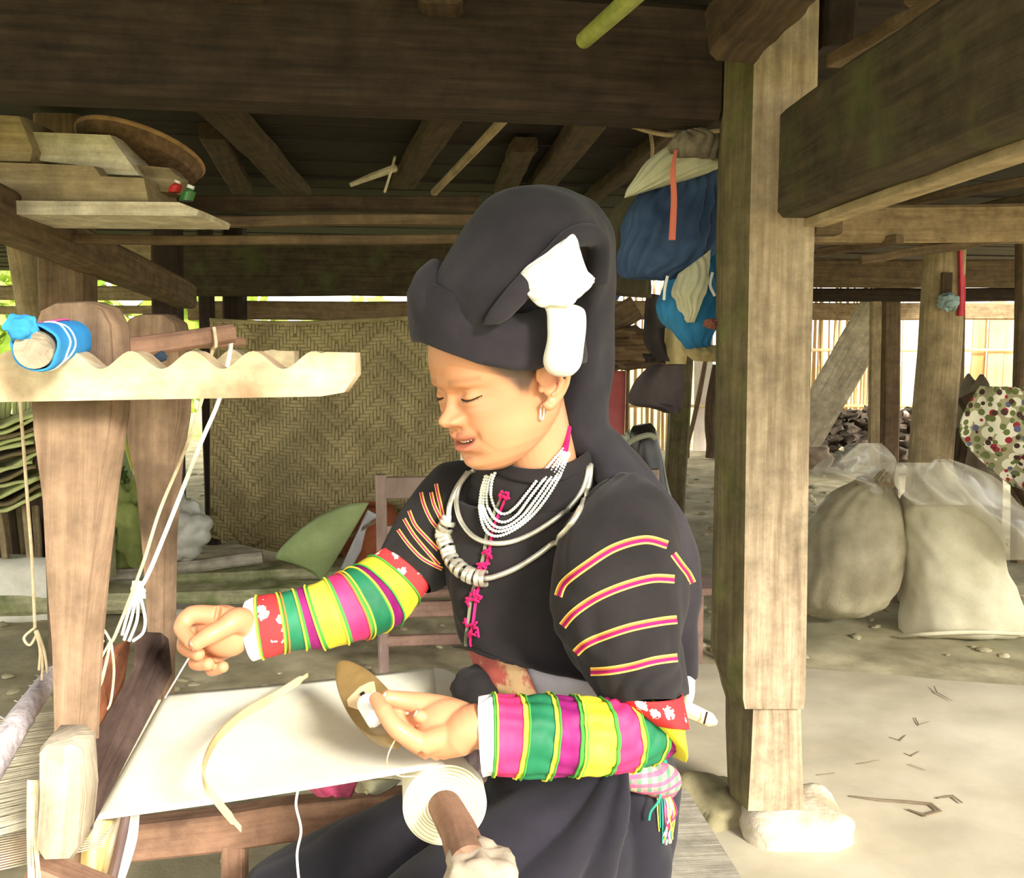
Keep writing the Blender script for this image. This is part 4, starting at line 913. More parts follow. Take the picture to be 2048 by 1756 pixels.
# bamboo temple bow
tp = []
P = [atz(615, 1350, zt + .02), atz(560, 1385, zt + .012), atz(490, 1425, zt + .02), atz(435, 1475, zt + .035), atz(408, 1530, zt + .045), atz(412, 1570, zt + .04), atz(440, 1610, zt + .02), atz(482, 1658, zt - .005)]
b = MB(); PP, _r = smooth_path(P, [0] * 8, 8); rs = []
for i, p in enumerate(PP):
    T = (PP[min(i + 1, len(PP) - 1)] - PP[max(i - 1, 0)]).normalized(); u = Vector((0, 0, 1)); n_ = T.cross(u).normalized()
    k = i / (len(PP) - 1); h = .0062 * (1 if .04 < k < .93 else .5); t_ = .0012
    rs.append([p + n_ * t_ + u * h, p - n_ * t_ + u * h, p - n_ * t_ - u * h, p + n_ * t_ - u * h])
b.rings(rs); o = b.build('bamboo_bow', M('split_bamboo', (196, 168, 116), (222, 198, 150), scale=5, rough=.5)); tag(o, 'bent strip of split bamboo lying across the white cloth', 'bow')
# shuttle, a little boat of wood held in the near hand
m_sh = M('shuttle_wood', (118, 94, 58), (156, 130, 86), scale=6, st=(1, 1, 1), bump=.2, rough=.4); m_shl = M('pale_cut_wood', (214, 184, 140), (232, 208, 170), scale=8, bump=.2)
sh = thing('shuttle', 'boat shaped wooden weaving shuttle held over the white cloth', 'shuttle', at(745, 1480, 1.22))
sA = Vector(at(688, 1338, 1.33)); sB = Vector(at(806, 1498, 1.09)); ex_ = (sB - sA); LL = ex_.length; ex_.normalize()
up_ = Vector((-.42, -.35, .84)); up_ = (up_ - ex_ * up_.dot(ex_)).normalized(); wd_ = ex_.cross(up_)
def shp(t, a, sc=1, top=None):
    w_ = .030 * (4 * t * (1 - t)) ** .55 * sc; h_ = .022 * (4 * t * (1 - t)) ** .4 * sc
    y = cos(a) * w_; z = min(sin(a) * h_, .0035 + .010 * (2 * t - 1) ** 2) if top is None else top
    return sA + ex_ * (LL * t) + wd_ * y + up_ * (z + .010 * (2 * t - 1) ** 2)
b = MB(); b.rings([[shp(j / 24, 2 * pi * k / 32) for k in range(32)] for j in range(1, 24)]); b.build('hull', m_sh, sh)
# pale cut face, and a dark disc whose colour holds the hole's shade
def cav(t, y, z): return sA + ex_ * (LL * t) + wd_ * y + up_ * (z + .010 * (2 * t - 1) ** 2)
b = MB(); pl = [cav(.27, .000, .0045), cav(.33, .020, .0045), cav(.40, .024, .0045), cav(.52, .012, .0045), cav(.5, -.012, .0045), cav(.36, -.022, .0045)]
b.prism(pl, -up_ * .002); b.build('cut_face', m_shl, sh, smooth=False)
b = MB(); b.tube([cav(.40, .0, .0042), cav(.40, .0, .0072)], .0035, n=14); b.build('eyelet', M('hole_shade', (40, 28, 20)), sh)
m_bob = M('white_bobbin_thread', (236, 232, 224), (250, 248, 244), scale=1, st=(1, 1, 1), bump=0)
b = MB()
pa = cav(.50, .002, .010); pb = cav(.76, .004, .010)
b.tube([pa, pa.lerp(pb, .2), pa.lerp(pb, .5), pa.lerp(pb, .9), pb], [.005, .011, .013, .012, .006], n=18, sub=3)
for k in range(14): c = pa.lerp(pb, .12 + .8 * k / 14); e1 = (pb - pa).normalized(); n1 = e1.orthogonal().normalized(); n2 = e1.cross(n1); b.tube([c + (n1 * cos(2 * pi * i / 18) + n2 * sin(2 * pi * i / 18)) * .0128 + e1 * .001 for i in range(18)], .0008, n=5, closed=True)
b.build('bobbin', m_bob, sh)
b = MB(); b.tube([cav(.44, -.004, .006), cav(.47, -.002, .012), pa], .0016, n=6); b.build('bobbin_pin', L_brn, sh)
# weft thread from the far hand down to the web, and the one below the near hand
cord('thread', 'taut white thread running from the far hand down to the web', [(402, 1275, 1.23), (366, 1335, 1.27), (330, 1395, 1.32)], .0012, m_cordw)
cord('thread', 'thin yarn looping from the near hand down to the cloth roll', [(790, 1480, 1.08), (776, 1510, 1.08), (776, 1536, 1.09), (800, 1552, 1.09), (832, 1552, 1.09)], .0009, m_cord)
# ---------------- the weaver ----------------
from mathutils.bvhtree import BVHTree
woman = thing('person', 'seated woman in black jacket, striped sleeves and tall black headscarf, weaving at the loom', 'person', (.12, 1.42, 0))
def remesh(o, vox, it=2, fac=.5):
    md = o.modifiers.new('r', 'REMESH'); md.mode = 'VOXEL'; md.voxel_size = vox; md.use_smooth_shade = True
    if it: ms = o.modifiers.new('s', 'SMOOTH'); ms.iterations = it; ms.factor = fac
    dg = bpy.context.evaluated_depsgraph_get(); dg.update(); me = bpy.data.meshes.new_from_object(o.evaluated_get(dg))
    for m in list(o.modifiers): o.modifiers.remove(m)
    o.data = me; me.shade_smooth(); return o
# head frame: forward, left, up
YAW = radians(38); DIP = radians(17)
fh = Vector((-cos(YAW), -sin(YAW), 0)); lf_ = Vector((sin(YAW), -cos(YAW), 0))
fw = fh * cos(DIP) - Vector((0, 0, 1)) * sin(DIP); up = fh * sin(DIP) + Vector((0, 0, 1)) * cos(DIP)
HS = (1.07, 1.06, .94)
HC = at(873, 845, 1.245) - (fw * (.114 * HS[0]) + up * (-.040 * HS[2]))
WZ = ([-.124, -.0705, -.0535, -.04, -.004, .0235, .125], [-.139, -.0835, -.0565, -.04, -.016, .008, .125])
def W_(z): return float(np.interp(z, WZ[0], WZ[1]))
def hw(x, y, z): return hp(x, y, W_(z))
def hp(x, y, z): return HC + fw * (x * HS[0]) + lf_ * (y * HS[1]) + up * (z * HS[2])
def itp(tab, z):
    zs = [a[0] for a in tab][::-1]; vs = [a[1] for a in tab][::-1]
    return float(np.interp(z, zs, vs))
fr = [(.125, .0), (.12, .03), (.11, .05), (.09, .072), (.07, .084), (.045, .091), (.02, .0905), (.006, .086), (-.02, .0835), (-.045, .085), (-.06, .0865), (-.078, .084), (-.09, .0815), (-.104, .080), (-.114, .073), (-.121, .058), (-.124, .045)]
bk_ = [(.125, -.0), (.12, -.03), (.11, -.05), (.09, -.072), (.06, -.092), (.02, -.096), (-.02, -.088), (-.05, -.074), (-.07, -.058), (-.09, -.034), (-.105, -.006), (-.118, .024), (-.124, .04)]
wd = [(.125, .0), (.12, .03), (.11, .045), (.09, .062), (.06, .0735), (.03, .0765), (.0, .0745), (-.02, .0735), (-.045, .070), (-.065, .067), (-.085, .060), (-.1, .050), (-.112, .038), (-.12, .025), (-.124, .012)]
G = lambda a, s: math.exp(-(a / s) ** 2)
nz_h = [(.03, 0), (.012, .002), (0, .0045), (-.012, .009), (-.025, .016), (-.036, .0245), (-.043, .026), (-.049, .021), (-.0535, .010), (-.058, .001), (-.062, 0)]
nz_w = [(.03, .008), (0, .007), (-.02, .008), (-.036, .0105), (-.045, .012), (-.06, .011)]
def head_pt(th, z):
    F_ = itp(fr, z); B_ = itp(bk_, z); W_ = itp(wd, z); cx = -.005 if z > -.05 else -.005 + (-.05 - z) * .55
    cx = min(max(cx, B_ + .3 * (F_ - B_)), F_ - .2 * (F_ - B_)) if F_ - B_ > .01 else (F_ + B_) / 2
    c, s = cos(th), sin(th); e = .86 if c > 0 else .95
    x = math.copysign(abs(c) ** e, c) * ((F_ - cx) if c > 0 else (cx - B_)) + cx
    y = math.copysign(abs(s) ** .92, s) * W_
    ay = abs(y); k = max(0, c) ** .5
    d = 0.0
    if c > 0:
        d += itp(nz_h, z) * math.exp(-(ay / itp(nz_w, z)) ** 2.4)
        d += .0115 * math.exp(-((ay - .0145) / .0062) ** 2 - ((z + .0445) / .0065) ** 2)
        d -= .003 * G(ay - .008, .004) * G(z + .0545, .003)
        # brow ridge, socket, lids
        d += .003 * G(z - .021, .010) * G(ay - .027, .024)
        d -= .0068 * G(ay - .022, .013) * G(z - .004, .010)
        d -= .003 * G(ay - .045, .010) * G(z - .002, .009)
        d += .0085 * G(ay - .033, .0135) * G(z + .001, .0080)
        d -= .0022 * G(ay - .034, .012) * G(z - .0105, .0018)
        d -= .0020 * G(ay - .034, .013) * G(z + .0095, .002)
        d += .0035 * G(ay - .033, .014) * G(z + .0165, .006)
        # cheeks and fold
        d += .0075 * G(ay - .040, .020) * G(z + .034, .020)
        d -= .0008 * math.exp(-((ay - (.020 + (-.048 - z) * .55)) / .0035) ** 2) * (1 if -.085 < z < -.045 else G(min(abs(z + .045), abs(z + .085)), .004))
        # mouth: slightly open smile
        cz = -.0705 + .0056 * (ay / .026) ** 2; mw = G(ay, .0245)
        d += .0075 * G(z - (cz + .0068), .0048) * math.exp(-(ay / .021) ** 4)
        d += .0090 * G(z - (cz - .0075), .0055) * math.exp(-(ay / .0185) ** 4)
        d -= .0085 * G(z - cz, .0022) * math.exp(-(ay / .023) ** 4)
        d -= .0020 * G(ay, .0035) * G(z + .060, .005)
        d -= .003 * G(ay - .028, .005) * G(z - cz, .006)
        d -= .0045 * G(z + .0895, .006) * G(ay, .022)
        d += .0045 * G(z + .106, .010) * G(ay, .018)
        # temples
        d -= .003 * G(ay - .06, .012) * G(z - .02, .02)
    nx = F_ - cx
    x += d * k
    y += math.copysign(d * (1 - k) * .4, y)
    return (x, y, z)
b = MB(); NT = 220; NZ = 190
ths = []
for k in range(NT):   # denser at the face
    u = k / NT * 2 * pi; ths.append(u - .45 * sin(u) )
zs = [-.124 + .249 * j / NZ for j in range(NZ + 1)]
b.rings([[hw(*head_pt(t, z)) for t in ths] for z in zs])
# ears
def ear(sg):
    g = lambda x, y, z: hp(-.002 + x * .95 - .1 * z, sg * (.0775 + y * 1.3), -.024 + z * 1.18)
    helix = [(.010, .002, .006), (.012, .006, .018), (.006, .011, .029), (-.006, .014, .033), (-.018, .017, .028), (-.024, .018, .014), (-.023, .016, -.002), (-.017, .012, -.014), (-.008, .008, -.022), (.002, .005, -.027), (.007, .003, -.020)]
    b.tube([g(*p) for p in helix], [.0030, .0034, .0034, .0034, .0036, .0036, .0036, .0040, .0050, .0060, .0048], n=12, sub=5)
    anti = [(.004, .006, .022), (-.008, .011, .021), (-.015, .013, .010), (-.015, .012, -.002), (-.009, .010, -.012), (-.001, .008, -.014)]
    b.tube([g(*p) for p in anti], [.002, .0028, .003, .003, .003, .0026], n=10, sub=5)
    b.blob(g(.010, .004, -.003), (.004, .005, .006), n=12, m=8)
    bm_ = [(-.006, .003, .006)]
    b.blob(g(-.006, .004, .005), (.018, .006, .026), R=Matrix((tuple(fw), tuple(lf_), tuple(up))).transposed(), n=20, m=14)
    b.blob(g(-.002, .006, -.022), (.008, .005, .008), R=Matrix((tuple(fw), tuple(lf_), tuple(up))).transposed(), n=14, m=10)
ear(1); ear(-1)
# neck, into the collar
nb0 = hp(-.022, 0, -.035); nb1 = at(1085, 945, 1.355); nb2 = at(1110, 1040, 1.40)
b.tube([nb0, hp(-.024, 0, -.08), nb1, nb2], [.060, .055, .052, .050], n=36, sub=6)
b.tube([hp(.03, 0, -.075), hp(.005, 0, -.10), nb1], [.03, .035, .04], n=24, sub=4)
m_skin = bpy.data.materials.new('skin'); m_skin.use_nodes = True
nt = m_skin.node_tree; N = nt.nodes; L = nt.links; P_ = N['Principled BSDF']
at_ = N.new('ShaderNodeAttribute'); at_.attribute_name = 'tint'; tcx = N.new('ShaderNodeTexCoord'); nn = N.new('ShaderNodeTexNoise'); nn.inputs['Scale'].default_value = 14; nn.inputs['Detail'].default_value = 5
L.new(tcx.outputs['Object'], nn.inputs[0]); mx = N.new('ShaderNodeMixRGB'); mx.blend_type = 'MULTIPLY'; mx.inputs[0].default_value = .25
L.new(at_.outputs['Color'], mx.inputs[1]); L.new(nn.outputs[0], mx.inputs[2]); L.new(mx.outputs[0], P_.inputs['Base Color'])
P_.inputs['Roughness'].default_value = .42; P_.inputs['Subsurface Weight'].default_value = .25; P_.inputs['Subsurface Radius'].default_value = (.010, .004, .002); P_.inputs['Subsurface Scale'].default_value = 1; P_.inputs['Specular IOR Level'].default_value = .35
# hands

A = lambda x, y, Y: at(x, y, Y)
def hand(b, W, fingers, R_, wr_from, wr_r):
    b.tube([wr_from, W, W.lerp(fingers[2][0], .4), W.lerp(fingers[2][0], .85)], wr_r + [wr_r[-1] * .62], n=28, sub=5, flat=.9)
    for k, f in enumerate(fingers):
        r = R_[k]
        if k == 0: b.tube([W.lerp(f[0], .15)] + f, [r * 1.7, r * 1.45, r * 1.08, r * 1.0, r * .78], n=18, sub=6)
        else:
            b.tube([W, W.lerp(f[0], .5), f[0]], [r * 1.7, r * 1.6, r * 1.4], n=16, sub=3)
            b.tube(f, [r * 1.3, r * 1.12, r * 1.0, r * .80], n=16, sub=6); b.blob(f[1], (r * 1.16,) * 3, n=14, m=10); b.blob(f[2], (r * 1.05,) * 3, n=14, m=10)
        b.blob(f[-1], (r * .84,) * 3, n=14, m=10)
Wn = A(950, 1452, 1.095)
fn = [[A(905, 1424, 1.115), A(858, 1408, 1.12), A(812, 1402, 1.12), A(776, 1396, 1.115)],
      [A(842, 1488, 1.085), A(795, 1458, 1.078), A(768, 1422, 1.088), A(752, 1398, 1.105)],
      [A(862, 1500, 1.10), A(815, 1474, 1.105), A(794, 1436, 1.115), A(786, 1412, 1.125)],
      [A(880, 1500, 1.12), A(838, 1484, 1.13), A(820, 1450, 1.125), A(838, 1432, 1.10)],
      [A(898, 1492, 1.135), A(864, 1480, 1.15), A(848, 1452, 1.14), A(864, 1440, 1.125)]]
hand(b, Wn, fn, [.0118, .0102, .0104, .0098, .0088], A(1040, 1462, 1.10), [.031, .029, .028])
b.blob(A(905, 1452, 1.11), (.044, .024, .033), R=Matrix.Rotation(radians(12), 3, 'Y'), n=28, m=18)
b.blob(A(872, 1478, 1.10), (.030, .022, .022), n=24, m=16)
Wf = A(505, 1258, 1.30)
ff = [[A(476, 1240, 1.262), A(446, 1256, 1.242), A(416, 1272, 1.228), A(394, 1286, 1.222)],
      [A(432, 1232, 1.27), A(384, 1230, 1.265), A(364, 1256, 1.252), A(382, 1284, 1.232)],
      [A(436, 1256, 1.285), A(386, 1262, 1.285), A(370, 1292, 1.27), A(396, 1308, 1.25)],
      [A(444, 1280, 1.295), A(400, 1298, 1.292), A(392, 1324, 1.275), A(416, 1328, 1.26)],
      [A(458, 1296, 1.30), A(426, 1318, 1.30), A(424, 1338, 1.28), A(446, 1334, 1.265)]]
hand(b, Wf, ff, [.0122, .0112, .0112, .0106, .0096], A(600, 1240, 1.32), [.030, .028, .027])
b.blob(A(448, 1262, 1.285), (.040, .028, .036), R=Matrix.Rotation(radians(25), 3, 'Y'), n=28, m=18)
# hidden body under the clothes
b.tube([A(1110, 1010, 1.40), A(1115, 1120, 1.42), A(1110, 1300, 1.43), A(1130, 1480, 1.45), A(1150, 1640, 1.47)], [.05, .075, .08, .09, .09], n=24, sub=4)
b.tube([A(1250, 1060, 1.32), A(1288, 1425, 1.21)], [.040, .026], n=16)
b.tube([A(1288, 1425, 1.21), A(1230, 1465, 1.14), A(1040, 1464, 1.10)], [.026, .026, .030], n=20, sub=3)
b.tube([A(930, 1010, 1.50), A(780, 1185, 1.39), A(590, 1243, 1.315)], [.040, .027, .028], n=20, sub=2)
for dx, dy in ((0, 0), (.0, -.16)):
    hipp = A(1150, 1660, 1.46) if dy == 0 else A(1190, 1680, 1.36); kn = A(640, 1850, 1.39) if dy == 0 else A(800, 1950, 1.27); kn.z = .47
    kn.z = .45; an = kn + Vector((.05, 0, -.39)); to = an + Vector((-.14, -.02, -.035))
    b.tube([hipp, kn], [.06, .034], n=16); b.tube([kn, an], [.034, .028], n=16); b.tube([an, to], [.034, .024], n=12)
body = b.build('body', m_skin, woman, weld=False); remesh(body, .0016, it=2, fac=.5)
vg = body.vertex_groups.new(name='hands'); og_ = ORG[woman.name]; hn = [Wn - og_, fn[1][1] - og_, Wf - og_, ff[1][1] - og_]
tips = [f[-1] - og_ for f in fn + ff]
idx = [v.index for v in body.data.vertices if min((v.co - q).length for q in hn) < .062 and min((v.co - q).length for q in tips) > .012]
vg.add(idx, 1.0, 'REPLACE'); ms = body.modifiers.new('s', 'SMOOTH'); ms.vertex_group = 'hands'; ms.iterations = 9; ms.factor = .6
dg = bpy.context.evaluated_depsgraph_get(); dg.update(); me_ = bpy.data.meshes.new_from_object(body.evaluated_get(dg)); body.modifiers.clear(); body.data = me_; me_.shade_smooth()
# tint: skin, lips, brows, stubbly hair edge
n = len(body.data.vertices); co = np.empty(n * 3); body.data.vertices.foreach_get('co', co); co = co.reshape(-1, 3) + np.array(ORG[woman.name])
rel = co - np.array(HC); hx = rel @ np.array(fw) / HS[0]; hy = rel @ np.array(lf_) / HS[1]; hz = rel @ np.array(up) / HS[2]; hz = np.interp(hz, WZ[1], WZ[0])
ay = np.abs(hy)
skin = np.array(lin((210, 148, 108)))[:3]; lips = np.array(lin((186, 104, 88)))[:3]; brow = np.array(lin((112, 76, 54)))[:3]; hairc = np.array(lin((46, 38, 36)))[:3]; pink = np.array(lin((232, 150, 116)))[:3]; dark = np.array(lin((90, 36, 30)))[:3]
col = np.tile(skin, (n, 1))
def blend(c, w): 
    global col
    w = np.clip(w, 0, 1)[:, None]; col = col * (1 - w) + c * w
inh = (hx > -.12) & (hx < .13) & (hz > -.13) & (hz < .13) & (ay < .1)
cz = -.0705 + .0056 * (ay / .026) ** 2
lipw = np.exp(-(((hz - cz + .001) / .0105) ** 4)) * np.exp(-((ay / .0235) ** 6)) * (hx > .06)
blend(pink, inh * np.exp(-((ay - .045) / .02) ** 2 - ((hz + .034) / .02) ** 2) * (hx > .03) * .6)
blend(lips, inh * lipw * .8)
blend(dark, inh * np.exp(-((hz - cz) / .0016) ** 2) * np.exp(-((ay / .021) ** 6)) * (hx > .06))
bz = .0250 + .0015 * np.sin(np.clip((ay - .012) / .04, 0, 1) * pi)
blend(brow, inh * np.exp(-((hz - bz) / .0042) ** 2) * (ay > .012) * (ay < .052) * (hx > .04) * .34)
hl = inh * 1 / (1 + np.exp(-( (hz - (.020 + .9 * np.clip(hx - .030, 0, 1) * 1.2)) / .004))) * (hx > -.02)
blend(hairc, hl * .9); blend(hairc, inh * 1 / (1 + np.exp((hx + .045) / .004)) / (1 + np.exp(-(hz + .055) / .006)) * (ay < .076))
blend(np.array(lin((206, 120, 92)))[:3], inh * np.exp(-((hx + .012) / .010) ** 2 - ((hz + .010) / .013) ** 2) * (ay > .07) * .5)
ca = body.data.color_attributes.new('tint', 'FLOAT_COLOR', 'POINT'); ca.data.foreach_set('color', np.hstack([col, np.ones((n, 1))]).astype(np.float32).ravel())
if body.data.materials: pass
else: body.data.materials.append(m_skin)
# hair at the temple, in front of the ear
pp = rel + np.array(HC - Vector((0, 0, CAMZ))); cP, sP = cos(PITCH), sin(PITCH); de = pp[:, 1] * cP - pp[:, 2] * sP; uu = pp[:, 1] * sP + pp[:, 2] * cP
PX = 1024 + F * pp[:, 0] / de; PY = 878 - F * uu / de
low_e = np.interp(PX, [950, 985, 1020, 1042, 1056, 1068, 1080], [715, 742, 764, 782, 780, 755, 735])
wt = inh * (hy > .03) * (hy < .079) / (1 + np.exp((PY - low_e) / 4.0)) * (PX > 950) * (PX < 1078)
blend(np.array(lin((74, 66, 68)))[:3], wt * .85); ca.data.foreach_set('color', np.hstack([col, np.ones((n, 1))]).astype(np.float32).ravel())
# lash line, teeth
m_lash = M('lash', (52, 36, 30)); m_teeth = M('teeth', (200, 184, 164), rough=.3)
hbv = None
def bvh_of(objs):
    vs = []; fs = []
    dg = bpy.context.evaluated_depsgraph_get(); dg.update()
    for o in objs:
        e = o.evaluated_get(dg); me = e.to_mesh(); off = len(vs); mw = o.matrix_world if o.parent is None else Matrix.Translation(ORG.get(o.parent.name, Vector()))
        mw = Matrix.Translation(ORG[o.name]) if o.name in ORG and o.parent else o.matrix_world
        vs += [mw @ v.co for v in me.vertices]; fs += [[i + off for i in p.vertices] for p in me.polygons]; e.to_mesh_clear()
    return BVHTree.FromPolygons(vs, fs)
bh = bvh_of([body]); CAM = Vector((0, 0, CAMZ))
def onsurf(tree, x, y, off=.003, default=1.3):
    d = (at(x, y, 1.0) - CAM).normalized(); h = tree.ray_cast(CAM, d)
    return (h[0] - d * off) if h[0] is not None else at(x, y, default)
def lidc(sg, n=9, z0=-.0045):
    out = []
    for i in range(n):
        t = i / (n - 1); y = sg * (.0195 + .0275 * t); z = z0 - .0045 * sin(pi * t) + .002 * t
        o_ = hw(.2, y, z); h = bh.ray_cast(o_, -fw); out.append((h[0] if h[0] else hw(.08, y, z)) + fw * .0004)
    return out
for sg in (1, -1):
    P = lidc(sg); b = MB(); b.tube(P, [.0005] + [.0014] * 4 + [.0011] * 3 + [.0004], n=6, sub=3)
    for i in range(1, 9): b.tube([P[i], P[i] + fw * .0035 - up * .0028 + lf_ * sg * .0015], [.0004, .00015], n=4)
    b.build('eyelash', m_lash, woman)
b = MB()
for k in range(-3, 4): b.blob(hw(.0835 - .0004 * k * k, k * .0046, -.0690 + .0002 * k * k), (.0020, .0028, .0020), n=10, m=8, ex=.7)
b.build('teeth', m_teeth, woman)
# fingernails
m_nail = M('fingernail', (244, 208, 196), rough=.3, spec=.5)
for f, r in ((fn[0], .0100), (fn[3], .0082), (fn[1], .0082), (ff[1], .009), (ff[0], .010)):
    tip = f[-1]; d_ = (f[-1] - f[-2]).normalized(); v_ = (CAM - tip).normalized(); nrm = (v_ - d_ * v_.dot(d_)); nrm = (nrm + Vector((0, 0, .6))).normalized(); s2_ = d_.cross(nrm).normalized(); nrm = s2_.cross(d_)
    b = MB(); b.blob(tip + nrm * r * .72 + d_ * .002, (.0055, .0045, .0013), R=Matrix((tuple(d_), tuple(s2_), tuple(nrm))).transposed(), n=14, m=8); b.build('fingernail', m_nail, woman)

# ----- clothes -----
m_blkc = M('black_homespun', (29, 25, 25), (40, 35, 35), scale=8, bump=.4, fine=500, bdist=.0012, rough=.95, sheen=.06)
m_blkh = M('black_headcloth', (36, 32, 36), (50, 45, 50), scale=8, bump=.4, fine=600, bdist=.001, rough=.95, sheen=.08)
m_skirt = M('blue_black_skirt', (28, 26, 33), (40, 36, 45), scale=5, bump=.4, fine=500, bdist=.001, rough=.9, sheen=.08)
m_pk = M('pink_satin', (188, 44, 96), (206, 64, 118), scale=7, rough=.6, bump=.2); m_pur = M('purple_satin', (122, 18, 88), (146, 34, 108), scale=7, rough=.6, bump=.2)
m_gr = M('green_satin', (22, 96, 62), (40, 122, 84), scale=7, rough=.6, bump=.2); m_ye = M('yellow_satin', (206, 190, 40), (226, 214, 72), scale=7, rough=.6, bump=.2)
m_wh = M('white_cuff', (232, 226, 232), (246, 242, 244), scale=9, bump=.2); m_ly = M('yellow_piping', (222, 212, 70)); m_lg = M('green_piping', (70, 150, 60)); m_or = M('orange_braid', (214, 120, 60)); m_mg = M('magenta_braid', (150, 30, 100)); m_yl = M('yellow_braid', (226, 196, 96)); m_hot = M('hot_pink_cord', (196, 30, 96))
m_rf = M('red_floral', (200, 46, 50), (210, 60, 60), scale=4, bump=.1)
nt = m_rf.node_tree; N = nt.nodes; L = nt.links; P_ = N['Principled BSDF']; src = P_.inputs['Base Color'].links[0].from_socket
v = N.new('ShaderNodeTexVoronoi'); v.inputs['Scale'].default_value = 34; tcx = N.new('ShaderNodeTexCoord'); L.new(tcx.outputs['Object'], v.inputs[0]); n2 = N.new('ShaderNodeTexNoise'); n2.inputs['Scale'].default_value = 180; L.new(tcx.outputs['Object'], n2.inputs[0])
ad = N.new('ShaderNodeMath'); ad.operation = 'MULTIPLY_ADD'; ad.inputs[1].default_value = .5; L.new(n2.outputs[0], ad.inputs[0]); L.new(v.outputs['Distance'], ad.inputs[2])
lt = N.new('ShaderNodeMath'); lt.operation = 'LESS_THAN'; lt.inputs[1].default_value = .50; L.new(ad.outputs[0], lt.inputs[0]); mx = N.new('ShaderNodeMixRGB'); L.new(lt.outputs[0], mx.inputs[0]); L.new(src, mx.inputs[1]); mx.inputs[2].default_value = lin((244, 216, 206)); L.new(mx.outputs[0], P_.inputs['Base Color'])
def secs(lst): return [(at(a, b_, Y1), at(c_, d, Y2), th) for a, b_, Y1, c_, d, Y2, th in lst]
# jacket body
jk = Loft(secs([(1008, 940, 1.32, 1166, 886, 1.40, .125), (982, 962, 1.33, 1186, 905, 1.40, .155), (925, 958, 1.42, 1235, 950, 1.38, .15), (890, 985, 1.45, 1290, 1010, 1.36, .19), (884, 1050, 1.44, 1330, 1080, 1.36, .22), (888, 1120, 1.42, 1352, 1150, 1.38, .24), (900, 1200, 1.40, 1356, 1230, 1.40, .25), (914, 1262, 1.38, 1356, 1300, 1.42, .26), (936, 1296, 1.36, 1354, 1378, 1.43, .29)]), ex=.92, wr=.010, ws=9, seed=3, pl=(.004, 5))
b = MB(); jk.mb(b, n=90, m=9, caps=(False, False)); jacket = b.build('jacket', m_blkc, woman, solid=.004, ang=80)
jacket['label'] = 'black homespun jacket'
b = MB(); cj = Loft(secs([(1012, 926, 1.31, 1160, 868, 1.39, .112), (1002, 948, 1.315, 1172, 892, 1.40, .13)]), ex=.95); cj.mb(b, n=60, m=4, caps=(False, False)); b.build('collar', m_blkc, woman, solid=.006)
# near sleeve, upper black part
us = Loft(secs([(1170, 1000, 1.31, 1290, 985, 1.34, .10), (1118, 1085, 1.25, 1335, 1035, 1.30, .16), (1108, 1180, 1.20, 1352, 1110, 1.27, .17), (1118, 1260, 1.18, 1358, 1200, 1.24, .16), (1150, 1325, 1.175, 1350, 1285, 1.20, .145), (1192, 1385, 1.158, 1354, 1365, 1.168, .135), (1224, 1415, 1.15, 1358, 1410, 1.155, .13)]), ex=.95, wr=.009, ws=11, seed=9, pl=(.004, 4))
b = MB(); us.mb(b, n=64, m=9, caps=(True, False)); slv = b.build('upper_sleeve', m_blkc, woman, ang=80)
# near sleeve, striped part
fs_ = secs([(957, 1398, 1.10, 966, 1550, 1.09, .066), (988, 1393, 1.10, 985, 1547, 1.09, .078), (1045, 1394, 1.105, 1030, 1550, 1.095, .082), (1103, 1391, 1.115, 1088, 1550, 1.10, .085), (1150, 1395, 1.12, 1140, 1550, 1.105, .088), (1200, 1398, 1.13, 1208, 1548, 1.11, .09), (1232, 1393, 1.145, 1256, 1540, 1.12, .090), (1275, 1396, 1.165, 1305, 1530, 1.13, .088), (1318, 1404, 1.18, 1340, 1512, 1.14, .080), (1350, 1428, 1.185, 1360, 1484, 1.145, .06)])
fsl = Loft(fs_, ex=.95, wr=.0042, ws=26, seed=2, pl=(.003, 6))
bands = [(0, .9, 0), (.9, 1.12, 7), (1.12, 1.92, 1), (1.92, 2.12, 6), (2.12, 2.95, 2), (2.95, 3.15, 6), (3.15, 3.95, 3), (3.95, 4.2, 7), (4.2, 5.0, 4), (5.0, 5.15, 7), (5.15, 5.95, 1), (5.95, 6.15, 6), (6.15, 7.0, 2), (7.0, 7.18, 6), (7.18, 8.2, 3), (8.2, 8.4, 7), (8.4, 9.01, 4)]
def bandf(t):
    for a, b_, m in bands:
        if a <= t < b_: return m
    return 4
smats = [m_wh, m_pk, m_gr, m_pur, m_ye, m_rf, m_ly, m_lg]
b = MB(); fsl.mb(b, n=64, m=20, caps=(False, True), rowf=bandf); fs1 = b.build('striped_sleeve', smats, woman, ang=80); fs1['label'] = 'sleeve of pink, green, purple and yellow satin bands'
def ringtube(lf, t, r, mat, name='piping', off=.0015):
    b = MB(); b.tube([lf.p(t, 2 * pi * k / 48, off) for k in range(48)], r, n=6, closed=True); return b.build(name, mat, woman)
for t, m in [(.95, m_lg), (1.06, m_ly), (1.93, m_ly), (2.1, m_lg), (2.97, m_ly), (3.14, m_lg), (3.97, m_lg), (4.12, m_ly), (5.03, m_lg), (5.95, m_ly), (6.13, m_lg), (7.02, m_ly), (7.16, m_lg), (8.3, m_lg)]:
    ringtube(fsl, t, .0013, m)
